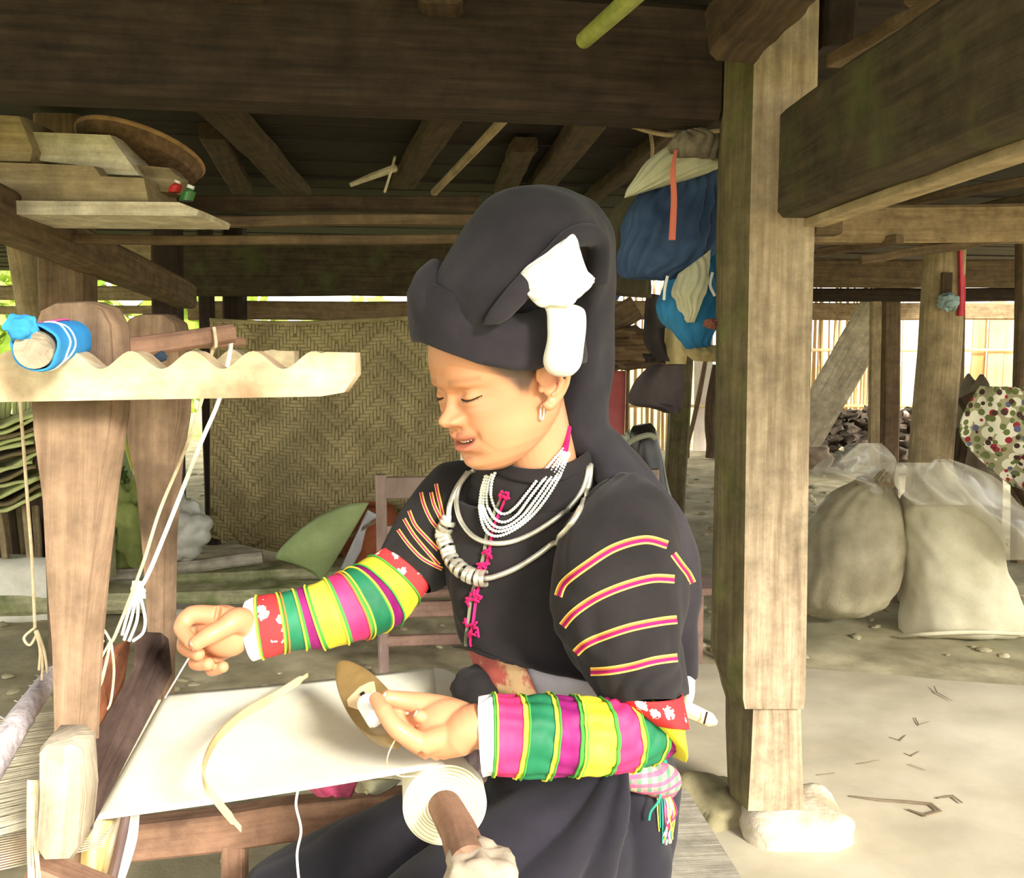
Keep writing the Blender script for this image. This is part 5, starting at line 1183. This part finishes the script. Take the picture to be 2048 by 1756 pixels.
# red flowered band and yellow band at the elbow
rb = Loft(secs([(1226, 1388, 1.152, 1360, 1385, 1.155, .118), (1258, 1418, 1.148, 1365, 1422, 1.152, .126), (1290, 1444, 1.144, 1366, 1454, 1.148, .122)]), ex=.95); b = MB(); rb.mb(b, n=56, m=6, caps=(False, False)); b.build('flowered_band', m_rf, woman, solid=.003)
rb2 = Loft(secs([(1290, 1435, 1.145, 1363, 1440, 1.148, .10), (1325, 1470, 1.142, 1362, 1488, 1.145, .085), (1342, 1500, 1.142, 1356, 1518, 1.145, .05)]), ex=.95); b = MB(); rb2.mb(b, n=40, m=6, caps=(False, True)); b.build('yellow_band', m_ye, woman)
# far sleeve, striped
gs_ = secs([(493, 1203, 1.31, 507, 1320, 1.29, .062), (515, 1193, 1.31, 530, 1315, 1.29, .078), (555, 1187, 1.32, 574, 1306, 1.30, .08), (588, 1179, 1.33, 618, 1300, 1.31, .082), (616, 1171, 1.335, 658, 1294, 1.315, .084), (651, 1158, 1.34, 700, 1286, 1.32, .086), (678, 1147, 1.35, 743, 1274, 1.335, .088), (692, 1142, 1.36, 774, 1262, 1.345, .088), (702, 1138, 1.37, 796, 1250, 1.36, .088), (712, 1128, 1.375, 810, 1240, 1.37, .09), (738, 1112, 1.39, 838, 1203, 1.385, .09), (762, 1098, 1.40, 856, 1180, 1.395, .092)])
gsl = Loft(gs_, ex=.95, wr=.0036, ws=24, seed=6)
gb = [(0, .85, 0), (.85, 1, 7), (1, 1.85, 5), (1.85, 2.15, 7), (2.15, 2.85, 2), (2.85, 3.1, 7), (3.1, 3.75, 3), (3.75, 4.0, 7), (4.0, 4.9, 4), (4.9, 5.1, 7), (5.1, 5.8, 1), (5.8, 6.15, 7), (6.15, 7.0, 2), (7.0, 7.25, 7), (7.25, 8.3, 3), (8.3, 8.6, 7), (8.6, 9.9, 4), (9.9, 10.0, 7), (10.0, 11.1, 5)]
def gbf(t):
    for a, b_, m in gb:
        if a <= t < b_: return m
    return 5
b = MB(); gsl.mb(b, n=60, m=20, caps=(False, False), rowf=gbf); o = b.build('striped_sleeve', smats, woman, ang=80); o['label'] = 'far sleeve of red flowered, green, purple, yellow and pink bands'
for t, m in [(.9, m_ly), (1.9, m_ly), (2.08, m_or), (2.88, m_ly), (3.78, m_ly), (4.93, m_ly), (5.83, m_or), (6.05, m_ly), (7.1, m_ly), (8.4, m_lg), (9.95, m_lg)]: ringtube(gsl, t, .0014, m)
ub = Loft(secs([(758, 1100, 1.40, 858, 1184, 1.395, .100), (782, 1058, 1.42, 880, 1178, 1.40, .11), (812, 1010, 1.44, 902, 1160, 1.41, .12), (850, 960, 1.46, 930, 1130, 1.42, .13), (895, 925, 1.47, 975, 1080, 1.41, .13), (950, 925, 1.45, 1010, 1020, 1.41, .10)]), ex=.95, wr=.005, ws=14, seed=4)
b = MB(); ub.mb(b, n=56, m=9, caps=(False, True)); far_up = b.build('upper_sleeve', m_blkc, woman, ang=80)
jt = bvh_of([jacket, slv, far_up])
# braids across the sleeves
def braid(pts, parent=woman, w_=1.0):
    # five thin cords lying side by side
    pts = [Vector((x, y, 0)) for x, y in pts]; P, _ = smooth_path(pts, [0] * len(pts), 8)
    rows = [(-7.5, m_yl), (-4.2, m_or), (-.6, m_mg), (3.0, m_lg if False else m_hot), (6.2, m_yl)]
    for k, (off, m) in enumerate(rows):
        Q = []
        for i, p in enumerate(P):
            T = (P[min(i + 1, len(P) - 1)] - P[max(i - 1, 0)]).normalized(); nn_ = Vector((-T.y, T.x, 0)); q = p + nn_ * off * w_
            Q.append(onsurf(jt, q.x, q.y, .0006, 1.3))
        b = MB(); b.tube(Q, .00125 * w_ ** .5, n=6); b.build('braid_cord', m, parent)
braid([(1117, 1192), (1130, 1165), (1175, 1130), (1230, 1096), (1290, 1080), (1334, 1090)])
braid([(1126, 1252), (1150, 1225), (1195, 1195), (1250, 1172), (1305, 1158), (1348, 1159)])
braid([(1152, 1306), (1170, 1290), (1200, 1276), (1260, 1256), (1320, 1244), (1353, 1240)])
braid([(1182, 1344), (1220, 1342), (1265, 1334), (1310, 1322), (1354, 1316)])
braid([(1346, 1108), (1362, 1130), (1376, 1148), (1385, 1166)], w_=.8)
for q in ([(872, 968), (876, 990), (882, 1015), (888, 1040)], [(862, 985), (868, 1010), (880, 1035), (886, 1050)], [(842, 985), (848, 1010), (862, 1040), (878, 1060)],
          [(818, 1022), (830, 1050), (852, 1075), (876, 1100)], [(808, 1038), (826, 1068), (850, 1098), (878, 1130)], [(796, 1060), (818, 1090), (846, 1118), (884, 1138)]):
    braid(q, w_=.42)
# placket
def surf_strip(name, pts, wpx, r, mat, off=.001, n=6, flat=.4):
    P, _ = smooth_path([Vector((x, y, 0)) for x, y in pts], [0] * len(pts), 6)
    b = MB(); b.tube([onsurf(jt, p.x, p.y, off) for p in P], r, n=8, flat=flat); return b.build(name, mat, woman)
m_plg = M('grey_green_trim', (104, 104, 84), (124, 122, 98), scale=20)
pl_pts = [(1012, 985), (1000, 1015), (982, 1060), (974, 1110), (962, 1150), (950, 1190), (944, 1235), (938, 1280), (940, 1292)]
surf_strip('placket_trim', [(x - 5, y) for x, y in pl_pts], 8, .004, m_plg, off=.0005)
surf_strip('placket_edge', [(x + 4, y) for x, y in pl_pts], 8, .003, m_hot, off=.001)
rnd = random.Random(4)
for (x, y) in [(1008, 992), (972, 1110), (966, 1135), (952, 1190), (944, 1205), (940, 1248), (944, 1265)]:
    b = MB()
    for k in range(6):
        c = onsurf(jt, x + rnd.uniform(-12, 12), y + rnd.uniform(-8, 8), .004); c2 = onsurf(jt, x + rnd.uniform(-14, 14), y + rnd.uniform(-12, 10), .005)
        b.tube([c, c.lerp(c2, .5) + Vector((0, -.003, .002)), c2], .0018, n=6, sub=3)
    b.build('knot_button', m_hot, woman)
# sash and wrapped belt below the jacket
m_fl = M('pink_floral_sash', (190, 96, 84), (214, 178, 132), scale=16, bump=.2, c3=(90, 60, 62), lo=.46, hi=.52); m_sil = M('silvery_sash', (168, 164, 172), (196, 192, 198), scale=3, rough=.35, bump=.2); m_rd = M('red_trim', (170, 40, 60))
w1 = Loft(secs([(940, 1285, 1.37, 1340, 1330, 1.43, .23), (958, 1330, 1.36, 1330, 1360, 1.43, .245), (985, 1385, 1.35, 1322, 1400, 1.43, .255), (1010, 1430, 1.36, 1320, 1440, 1.43, .25)]), ex=.92, wr=.009, ws=16)
b = MB(); w1.mb(b, n=70, m=8, caps=(False, False), rowf=None); sash = b.build('sash', m_sil, woman, solid=.004, ang=80); sash['label'] = 'silvery white sash round the waist'
b = MB(); b.rings([[w1.p(t, a, .006 + .003 * sin(a * 9)) for a in [2.25 + 1.1 * k / 20 for k in range(21)]] for t in [0, .3, .6, .9, 1.2, 1.5, 1.75]], closed=False); o = b.build('floral_sash', m_fl, woman, solid=.003, ang=80); o['label'] = 'pink flowered sash end'
b = MB(); b.tube([w1.p(.62, a, .004) for a in [.2 + 1.7 * k / 20 for k in range(21)]], .004, n=6, flat=.4); b.build('trim', m_rd, woman)
b = MB(); b.tube([w1.p(.7 + 1.3 * k / 10, .95 - .1 * k / 10, .004) for k in range(11)], .006, n=6, flat=.4); b.build('trim', m_rd, woman)
# skirt
b = MB()
Loft(secs([(1000, 1420, 1.40, 1322, 1420, 1.44, .25), (985, 1500, 1.38, 1334, 1510, 1.44, .30), (975, 1600, 1.36, 1330, 1640, 1.44, .34), (990, 1760, 1.36, 1312, 1770, 1.44, .36), (1000, 1950, 1.36, 1300, 1960, 1.44, .36), (1010, 2200, 1.36, 1290, 2200, 1.44, .3)]), ex=.9).mb(b, n=48, m=5)
Loft(secs([(1150, 1460, 1.46, 1100, 1800, 1.42, .22), (980, 1505, 1.46, 960, 1800, 1.42, .22), (840, 1570, 1.44, 800, 1900, 1.40, .2), (690, 1640, 1.42, 640, 1980, 1.38, .19), (560, 1710, 1.40, 520, 2040, 1.36, .18), (500, 1745, 1.38, 470, 2080, 1.34, .12)]), ex=.9).mb(b, n=44, m=6)
Loft(secs([(1250, 1480, 1.30, 1200, 1760, 1.26, .18), (1100, 1550, 1.28, 1080, 1860, 1.25, .19), (960, 1640, 1.27, 920, 1990, 1.24, .18), (800, 1745, 1.27, 760, 2100, 1.24, .17), (680, 1840, 1.27, 660, 2150, 1.24, .12)]), ex=.9).mb(b, n=44, m=6)
Loft(secs([(470, 1900, 1.33, 760, 1900, 1.30, .3), (480, 2300, 1.33, 720, 2300, 1.30, .28), (470, 2600, 1.33, 740, 2600, 1.30, .3)]), ex=.9).mb(b, n=44, m=4)
skirt = b.build('skirt', m_skirt, woman); remesh(skirt, .006, it=6, fac=.6); skirt['label'] = 'blue black skirt falling in folds over the knees'
bm = bmesh.new(); bm.from_mesh(skirt.data); bm.normal_update()
og_ = ORG[woman.name]
fa = at(985, 1560, 1.2)
for v in bm.verts:
    p = v.co + og_; q = p - Vector((.16, 1.2, .72)); ang = atan2(q.z, q.x + .0001); r = math.hypot(q.x, q.z)
    k = min(1, max(0, (1.42 - p.y) / .1)); f = (abs(sin(ang * 8 + 2.5 * noise.noise(p * 4))) - .6) * .017 * min(1, r / .12) + .012 * noise.noise(Vector((p.x * 5 + p.z * 5, p.y * 5, (p.z - p.x) * 15)))
    v.co += v.normal * f * (.3 + .7 * k)
bm.to_mesh(skirt.data); bm.free(); skirt.data.shade_smooth()
if not skirt.data.materials: skirt.data.materials.append(m_skirt)
# dark bunched cloth in front of the waist
b = MB(); b.blob(at(958, 1378, 1.33), (.040, .04, .034), n=30, m=20, nz=.15, ns=2, seed=5); b.build('cloth_knot', m_blkc, woman)
b = MB(); b.blob(at(950, 1500, 1.2), (.018, .03, .05), n=30, m=20, nz=.35, ns=3, seed=15); b.build('shirt_hem', M('grey_brown_print', (96, 78, 84), (150, 134, 138), scale=60), woman)

# ----- headscarf -----
# band round the head; edges follow the skull
def proj(p):
    q = p - CAM; c_, s_ = cos(PITCH), sin(PITCH); de = q.y * c_ - q.z * s_; u_ = q.y * s_ + q.z * c_; return 1024 + F * q.x / de, 878 - F * u_ / de
low = [(840, 684), (862, 690), (900, 706), (960, 730), (1030, 742), (1070, 742), (1092, 732), (1160, 728), (1215, 722)]
def lowy(x): return float(np.interp(x, [a for a, _ in low], [c for _, c in low]))
def bandz(th):
    z = .05
    for _ in range(12):
        x, y = proj(hp(.106 * cos(th) - .006, .094 * sin(th), z)); z += (y - lowy(x)) / 1400
    return z
b = MB(); rings = []; K = 72
order = [radians(-40 + 180 * k / 36) for k in range(37)]
zz = {k: bandz(th) for k, th in enumerate(order)}
for k in range(K):
    th = radians(-40) + 2 * pi * k / K
    z = zz[k] if k <= 36 else zz[36] + (zz[0] - zz[36]) * (k - 36) / (K - 36)
    fz = max(0, cos(th)); prof = [(.000, 0), (.007, .001), (.010, .010), (.012, .040), (.011, .070), (.006, .080), (-.002, .076), (-.004, .04)]
    wv = .004 + .0015 * sin(th * 6)
    rings.append([hp((.098 + r_ + wv - .33 * h_ * fz) * cos(th) - .006, (.086 + r_ + wv) * sin(th), z + h_) for r_, h_ in prof])
rings.append(rings[0]); b.rings(rings, caps=(False, False)); b.build('headscarf_band', m_blkh, woman, ang=70)
b = MB(); zc = .085
R3 = Matrix((tuple(fw), tuple(lf_), tuple(up))).transposed()
b.blob(hp(-.018, 0, .088), (.098, .086, .062), R=R3, n=40, m=26, nz=.08, ns=2, seed=3)
b.build('headscarf_crown', m_blkh, woman, ang=80)
# front roll at the left of the band
hr = Loft(secs([(836, 650, 1.28, 900, 655, 1.24, .05), (832, 600, 1.28, 905, 612, 1.24, .07), (838, 562, 1.29, 900, 580, 1.25, .06), (862, 532, 1.30, 898, 545, 1.27, .035), (876, 526, 1.31, 892, 532, 1.29, .01)]), wr=.003, ws=20); b = MB(); hr.mb(b, n=36, m=8); b.build('headscarf_roll', m_blkh, woman, ang=80)
# main folded strap up to the peak and down the back
st = Loft(secs([(880, 668, 1.30, 985, 690, 1.25, .03), (872, 640, 1.28, 990, 662, 1.215, .04), (870, 602, 1.265, 1000, 622, 1.195, .055), (902, 530, 1.27, 1045, 566, 1.185, .06), (945, 455, 1.28, 1100, 512, 1.20, .065), (1000, 408, 1.30, 1140, 478, 1.21, .065), (1085, 402, 1.33, 1160, 470, 1.23, .06), (1160, 424, 1.36, 1170, 492, 1.26, .055), (1202, 462, 1.38, 1172, 520, 1.28, .05), (1210, 530, 1.40, 1165, 560, 1.31, .05), (1206, 650, 1.42, 1158, 650, 1.34, .05), (1208, 760, 1.43, 1140, 760, 1.36, .05), (1206, 850, 1.42, 1130, 850, 1.34, .05), (1240, 885, 1.41, 1178, 915, 1.34, .04), (1290, 945, 1.38, 1225, 985, 1.30, .04), (1340, 1015, 1.36, 1290, 1050, 1.30, .04), (1378, 1090, 1.38, 1338, 1110, 1.33, .04), (1390, 1180, 1.40, 1345, 1190, 1.38, .04), (1392, 1270, 1.42, 1340, 1280, 1.42, .04), (1392, 1350, 1.43, 1340, 1355, 1.43, .03)]), ex=.62, wr=.006, ws=14, seed=1)
b = MB(); st.mb(b, n=48, m=9); b.build('headscarf_fold', m_blkh, woman, ang=80)
# raised lower lip of the fold
lp = Loft(secs([(968, 648, 1.185, 1000, 648, 1.175, .02), (985, 622, 1.18, 1018, 630, 1.165, .025), (1030, 566, 1.18, 1062, 584, 1.165, .028), (1085, 510, 1.19, 1108, 528, 1.18, .028), (1125, 474, 1.21, 1150, 486, 1.195, .028), (1165, 462, 1.25, 1185, 478, 1.22, .03), (1190, 480, 1.28, 1205, 500, 1.25, .03), (1185, 560, 1.30, 1206, 570, 1.28, .03)]), ex=.9); b = MB(); lp.mb(b, n=28, m=8); b.build('headscarf_edge', m_blkh, woman, ang=80)
# white cloth tucked in at the side
m_wc = M('white_kerchief', (214, 212, 200), (232, 230, 220), scale=9, bump=.5, bdist=.006)
kc = Loft(secs([(1030, 559, 1.172, 1033, 566, 1.172, .004), (1060, 530, 1.166, 1072, 606, 1.166, .012), (1104, 499, 1.163, 1106, 614, 1.163, .018), (1146, 468, 1.170, 1134, 612, 1.168, .020), (1158, 500, 1.176, 1150, 602, 1.172, .018), (1170, 538, 1.18, 1168, 584, 1.18, .014), (1188, 558, 1.186, 1187, 563, 1.186, .004)]), ex=.7, wr=.003, ws=34, pl=(.003, 3)); b = MB(); kc.mb(b, n=60, m=9); b.build('white_cloth', m_wc, woman, ang=80)
ws_ = Loft(secs([(1080, 604, 1.175, 1132, 606, 1.185, .016), (1094, 625, 1.17, 1166, 622, 1.20, .022), (1096, 680, 1.17, 1166, 680, 1.20, .026), (1090, 722, 1.18, 1160, 725, 1.215, .024), (1094, 740, 1.19, 1148, 745, 1.22, .018), (1106, 750, 1.2, 1134, 752, 1.215, .008)]), ex=.8, wr=.002, ws=30); b = MB(); ws_.mb(b, n=40, m=8); b.build('white_cloth', m_wc, woman, ang=80)
# hair behind the ear, dark
b = MB(); b.blob(hp(-.035, 0, -.002), (.072, .0755, .075), R=R3, n=36, m=24, nz=.03, ns=6); b.build('hair', M('black_hair', (30, 25, 24), (44, 38, 36), scale=30, st=(1, 1, .2)), woman, ang=80)

# ----- jewellery -----
m_silv = M('silver', (226, 222, 206), (184, 178, 160), scale=40, metal=.6, rough=.3, spec=.5, bump=.1)
m_bead = M('white_glass_bead', (232, 232, 220), rough=.3, spec=.6)
allt = bvh_of([jacket, slv, far_up, body])
def onb(pts, off=.006, sub=10):
    P, _ = smooth_path([Vector((x, y, 0)) for x, y in pts], [0] * len(pts), sub)
    Q = [onsurf(allt, p.x, p.y, off, 1.3) for p in P]
    for _ in range(6):
        Q = [Q[0]] + [Vector((Q[i].x, min((Q[i - 1].y + Q[i].y * 2 + Q[i + 1].y) / 4, Q[i].y), Q[i].z)) for i in range(1, len(Q) - 1)] + [Q[-1]]
    return Q
nr = thing('neck_ring', 'inner of two silver neck rings, plain, round the woman\'s neck', 'necklace', onsurf(allt, 1000, 1090))
Qi = onb([(1166, 868), (1177, 910), (1172, 960), (1150, 1002), (1108, 1040), (1050, 1074), (1000, 1087), (955, 1078), (925, 1048), (913, 1010), (918, 975), (936, 948), (950, 940)], .006)
for i_ in range(8): Qi[i_] = Qi[i_] + Vector((0, .008 * (8 - i_), 0))
b = MB(); b.tube(Qi, .0036, n=12); b.build('ring', m_silv, nr)
nr2 = thing('neck_ring', 'outer silver neck ring with a row of wound coils on its lower end', 'necklace', onsurf(allt, 940, 1150))
full = [(1158, 870), (1178, 905), (1180, 950), (1168, 1000), (1140, 1050), (1095, 1095), (1040, 1132), (1000, 1150), (968, 1157), (935, 1148), (908, 1125), (895, 1095), (886, 1068), (896, 1045), (900, 1010), (914, 975), (935, 945)]
Q = onb(full, .007)
for i_ in range(8): Q[i_] = Q[i_] + Vector((0, .008 * (8 - i_), 0))
b = MB(); b.tube(Q, .0040, n=12); b.build('ring', m_silv, nr2)
i0 = int(8.0 * 10); i1 = int(13 * 10); prev = None
for j in range(15):
    i = i0 + (i1 - i0) * j / 14; k = int(i); c = Q[min(k, len(Q) - 2)]; T = (Q[min(k + 2, len(Q) - 1)] - Q[max(k - 2, 0)]).normalized()
    n1 = T.orthogonal().normalized(); n2 = T.cross(n1); b = MB(); R_c = .0115
    rr = [[c + T * x_ + (n1 * cos(a) + n2 * sin(a)) * q_ for a in [2 * pi * m_ / 24 for m_ in range(24)]] for x_, q_ in [(-.0036, R_c - .002), (-.0038, R_c), (-.001, R_c + .001), (.003, R_c + .0008), (.0036, R_c - .001), (.0034, R_c - .003), (-.003, R_c - .003)]]
    rr.append(rr[0]); b.rings(rr, caps=(False, False)); b.build('coil', m_silv, nr2)
b = MB(); c = onsurf(allt, 893, 1047, .008); b.tube([c, c + Vector((.001, 0, .012))], .007, n=12); b.build('cap', M('white_metal_cap', (236, 232, 222), metal=.5, rough=.3), nr2)
bn = thing('bead_necklace', 'necklace of several strands of small white beads tied with red cord', 'necklace', onsurf(allt, 990, 1060))
strands = [[(1126, 898), (1090, 940), (1055, 985), (1030, 1015), (1008, 1028), (992, 1018), (982, 990), (984, 962), (990, 946)],
           [(1130, 900), (1098, 945), (1062, 992), (1035, 1028), (1010, 1044), (988, 1036), (974, 1006), (976, 972), (984, 948)],
           [(1133, 903), (1104, 950), (1070, 1000), (1040, 1036), (1008, 1055), (984, 1048), (968, 1016), (970, 978), (978, 950)],
           [(1136, 906), (1110, 955), (1074, 1008), (1042, 1044), (1006, 1062), (980, 1056), (964, 1022), (965, 982), (974, 950)],
           [(1138, 908), (1114, 962), (1078, 1016), (1040, 1052), (998, 1072), (972, 1062), (960, 1025), (962, 985), (972, 948)]]
for s_k, s_ in enumerate(strands):
    Q = onb(s_, .0055 + .0008 * s_k, 12); b = MB(); acc = 0; last = Q[0]; b.blob(last, (.0024,) * 3, n=8, m=6)
    for a_, c_ in zip(Q, Q[1:]):
        L_ = (c_ - a_).length; t = 0
        while acc + (L_ - t) >= .0043:
            t += .0043 - acc; acc = 0; b.blob(a_.lerp(c_, t / L_), (.0024, .0024, .0022), n=8, m=6)
        acc += L_ - t
    stuff(b.build('bead_strand', m_bead, bn, weld=False))
b = MB()
for k in range(3): b.tube([onsurf(allt, 1126 + 3 * k, 902, .006), onsurf(allt, 1134 + k, 880, .005), onsurf(allt, 1138 + k, 855, .004)], .003, n=8, sub=3)
b.build('red_cord', m_hot, bn)
er = thing('earring', 'small silver hoop in the woman\'s near ear', 'earring', hp(-.012, .08, -.045))
c = at(1083, 822, 1.19); lob = bvh_of([body]); c = onsurf(lob, 1084, 824, .003)
b = MB(); b.tube([c + (fw * cos(a) * .0055 + lf_ * .003 * cos(a) + Vector((0, 0, 1)) * sin(a) * .0105) for a in [2 * pi * k / 28 for k in range(28)]], .0012, n=8, closed=True); b.build('hoop', M('bright_silver', (240, 236, 230), metal=.6, rough=.25), er)

# checked scarf with fringe behind the hip, wooden peg, small pouch
m_chk = M('checked_scarf', (190, 100, 124), (200, 190, 150), scale=40, bump=.1, c3=(50, 130, 104)); m_teal = M('teal_cloth', (40, 140, 116), (60, 160, 136), scale=8)
nt = m_chk.node_tree; N = nt.nodes; L = nt.links; P_ = N['Principled BSDF']; src = P_.inputs['Base Color'].links[0].from_socket
for dr, c_ in (('X', (40, 126, 96)), ('Z', (206, 70, 120))):
    wv_ = N.new('ShaderNodeTexWave'); wv_.bands_direction = dr; wv_.inputs['Scale'].default_value = 22; tc1 = N.new('ShaderNodeTexCoord'); L.new(tc1.outputs['Object'], wv_.inputs[0]); gt = N.new('ShaderNodeMath'); gt.operation = 'GREATER_THAN'; gt.inputs[1].default_value = .62; L.new(wv_.outputs['Fac'], gt.inputs[0])
    m2 = N.new('ShaderNodeMath'); m2.operation = 'MULTIPLY'; m2.inputs[1].default_value = .75; L.new(gt.outputs[0], m2.inputs[0]); mx = N.new('ShaderNodeMixRGB'); L.new(m2.outputs[0], mx.inputs[0]); L.new(src, mx.inputs[1]); mx.inputs[2].default_value = lin(c_); src = mx.outputs[0]
L.new(src, P_.inputs['Base Color'])
sc_ = thing('checked_scarf', 'pink and green checked scarf tied behind the hip, fringe hanging', 'scarf', at(1310, 1600, 1.33))
sl_ = Loft(secs([(1205, 1545, 1.24, 1215, 1556, 1.24, .02), (1240, 1530, 1.26, 1262, 1578, 1.24, .04), (1290, 1522, 1.28, 1310, 1590, 1.25, .05), (1322, 1530, 1.31, 1335, 1596, 1.28, .05), (1335, 1560, 1.33, 1335, 1600, 1.30, .03)]), wr=.003, ws=26); b = MB(); sl_.mb(b, n=30, m=8); b.build('scarf_body', m_chk, sc_, ang=80)
b = MB(); b.blob(at(1322, 1545, 1.34), (.012, .02, .026), n=20, m=14, nz=.2); b.build('teal_end', m_teal, sc_)
rnd = random.Random(2)
for k in range(22):
    b = MB(); x = 1322 + rnd.uniform(-8, 14); b.tube([at(x, 1580, 1.29), at(x + rnd.uniform(0, 20), 1625, 1.27), at(x + rnd.uniform(-4, 12), 1650 + rnd.uniform(0, 40), 1.26)], .0011, n=5, sub=3)
    b.build('fringe', [m_pk, m_ly, m_wh, m_teal][k % 4], sc_)
b = MB(); b.tube([at(1322, 1572, 1.26), at(1318, 1600, 1.25), at(1302, 1622, 1.25), at(1298, 1640, 1.25)], .0018, n=6, sub=4); b.build('fringe', m_teal, sc_)
pgt = thing('wooden_peg', 'whittled pale wooden peg bound with dark thread behind the elbow', 'peg', at(1400, 1445, 1.42))
b = MB(); b.tube([at(1340, 1408, 1.42), at(1376, 1420, 1.42), at(1420, 1440, 1.42), at(1433, 1446, 1.42)], [.011, .0125, .0115, .004], n=8); b.build('peg', m_shl, pgt)
b = MB(); b.tube([at(1414, 1424, 1.40), at(1408, 1448, 1.40)], .0016, n=6); b.build('thread', m_lash, pgt)
po = thing('white_pouch', 'small white cloth tuft behind the black jacket above the peg', 'cloth', at(1378, 1400, 1.42))
lf2 = Loft(secs([(1362, 1345, 1.42, 1390, 1348, 1.42, .015), (1364, 1372, 1.42, 1392, 1372, 1.42, .03), (1366, 1398, 1.42, 1386, 1400, 1.42, .02), (1370, 1412, 1.42, 1376, 1414, 1.42, .005)]), wr=.003, ws=40); b = MB(); lf2.mb(b, n=20, m=8); b.build('tuft', m_wc, po)
# seat of the weaver
se = thing('bench', 'low grey wooden bench under the weaver', 'bench', (.2, 1.45, 0))
b = MB(); b.bar((-.05, 1.46, .435), (.335, 1.50, .435), .34, .04, ch=.15, seg=4, wob=.002); b.build('seat', W_grey, se)
for x in (0, .29):
    for y in (1.34, 1.6):
        b = MB(); b.bar((x, y, -.01), (x, y, .42), .04, .04, up=(0, 1, 0)); b.build('leg', W_grey, se)
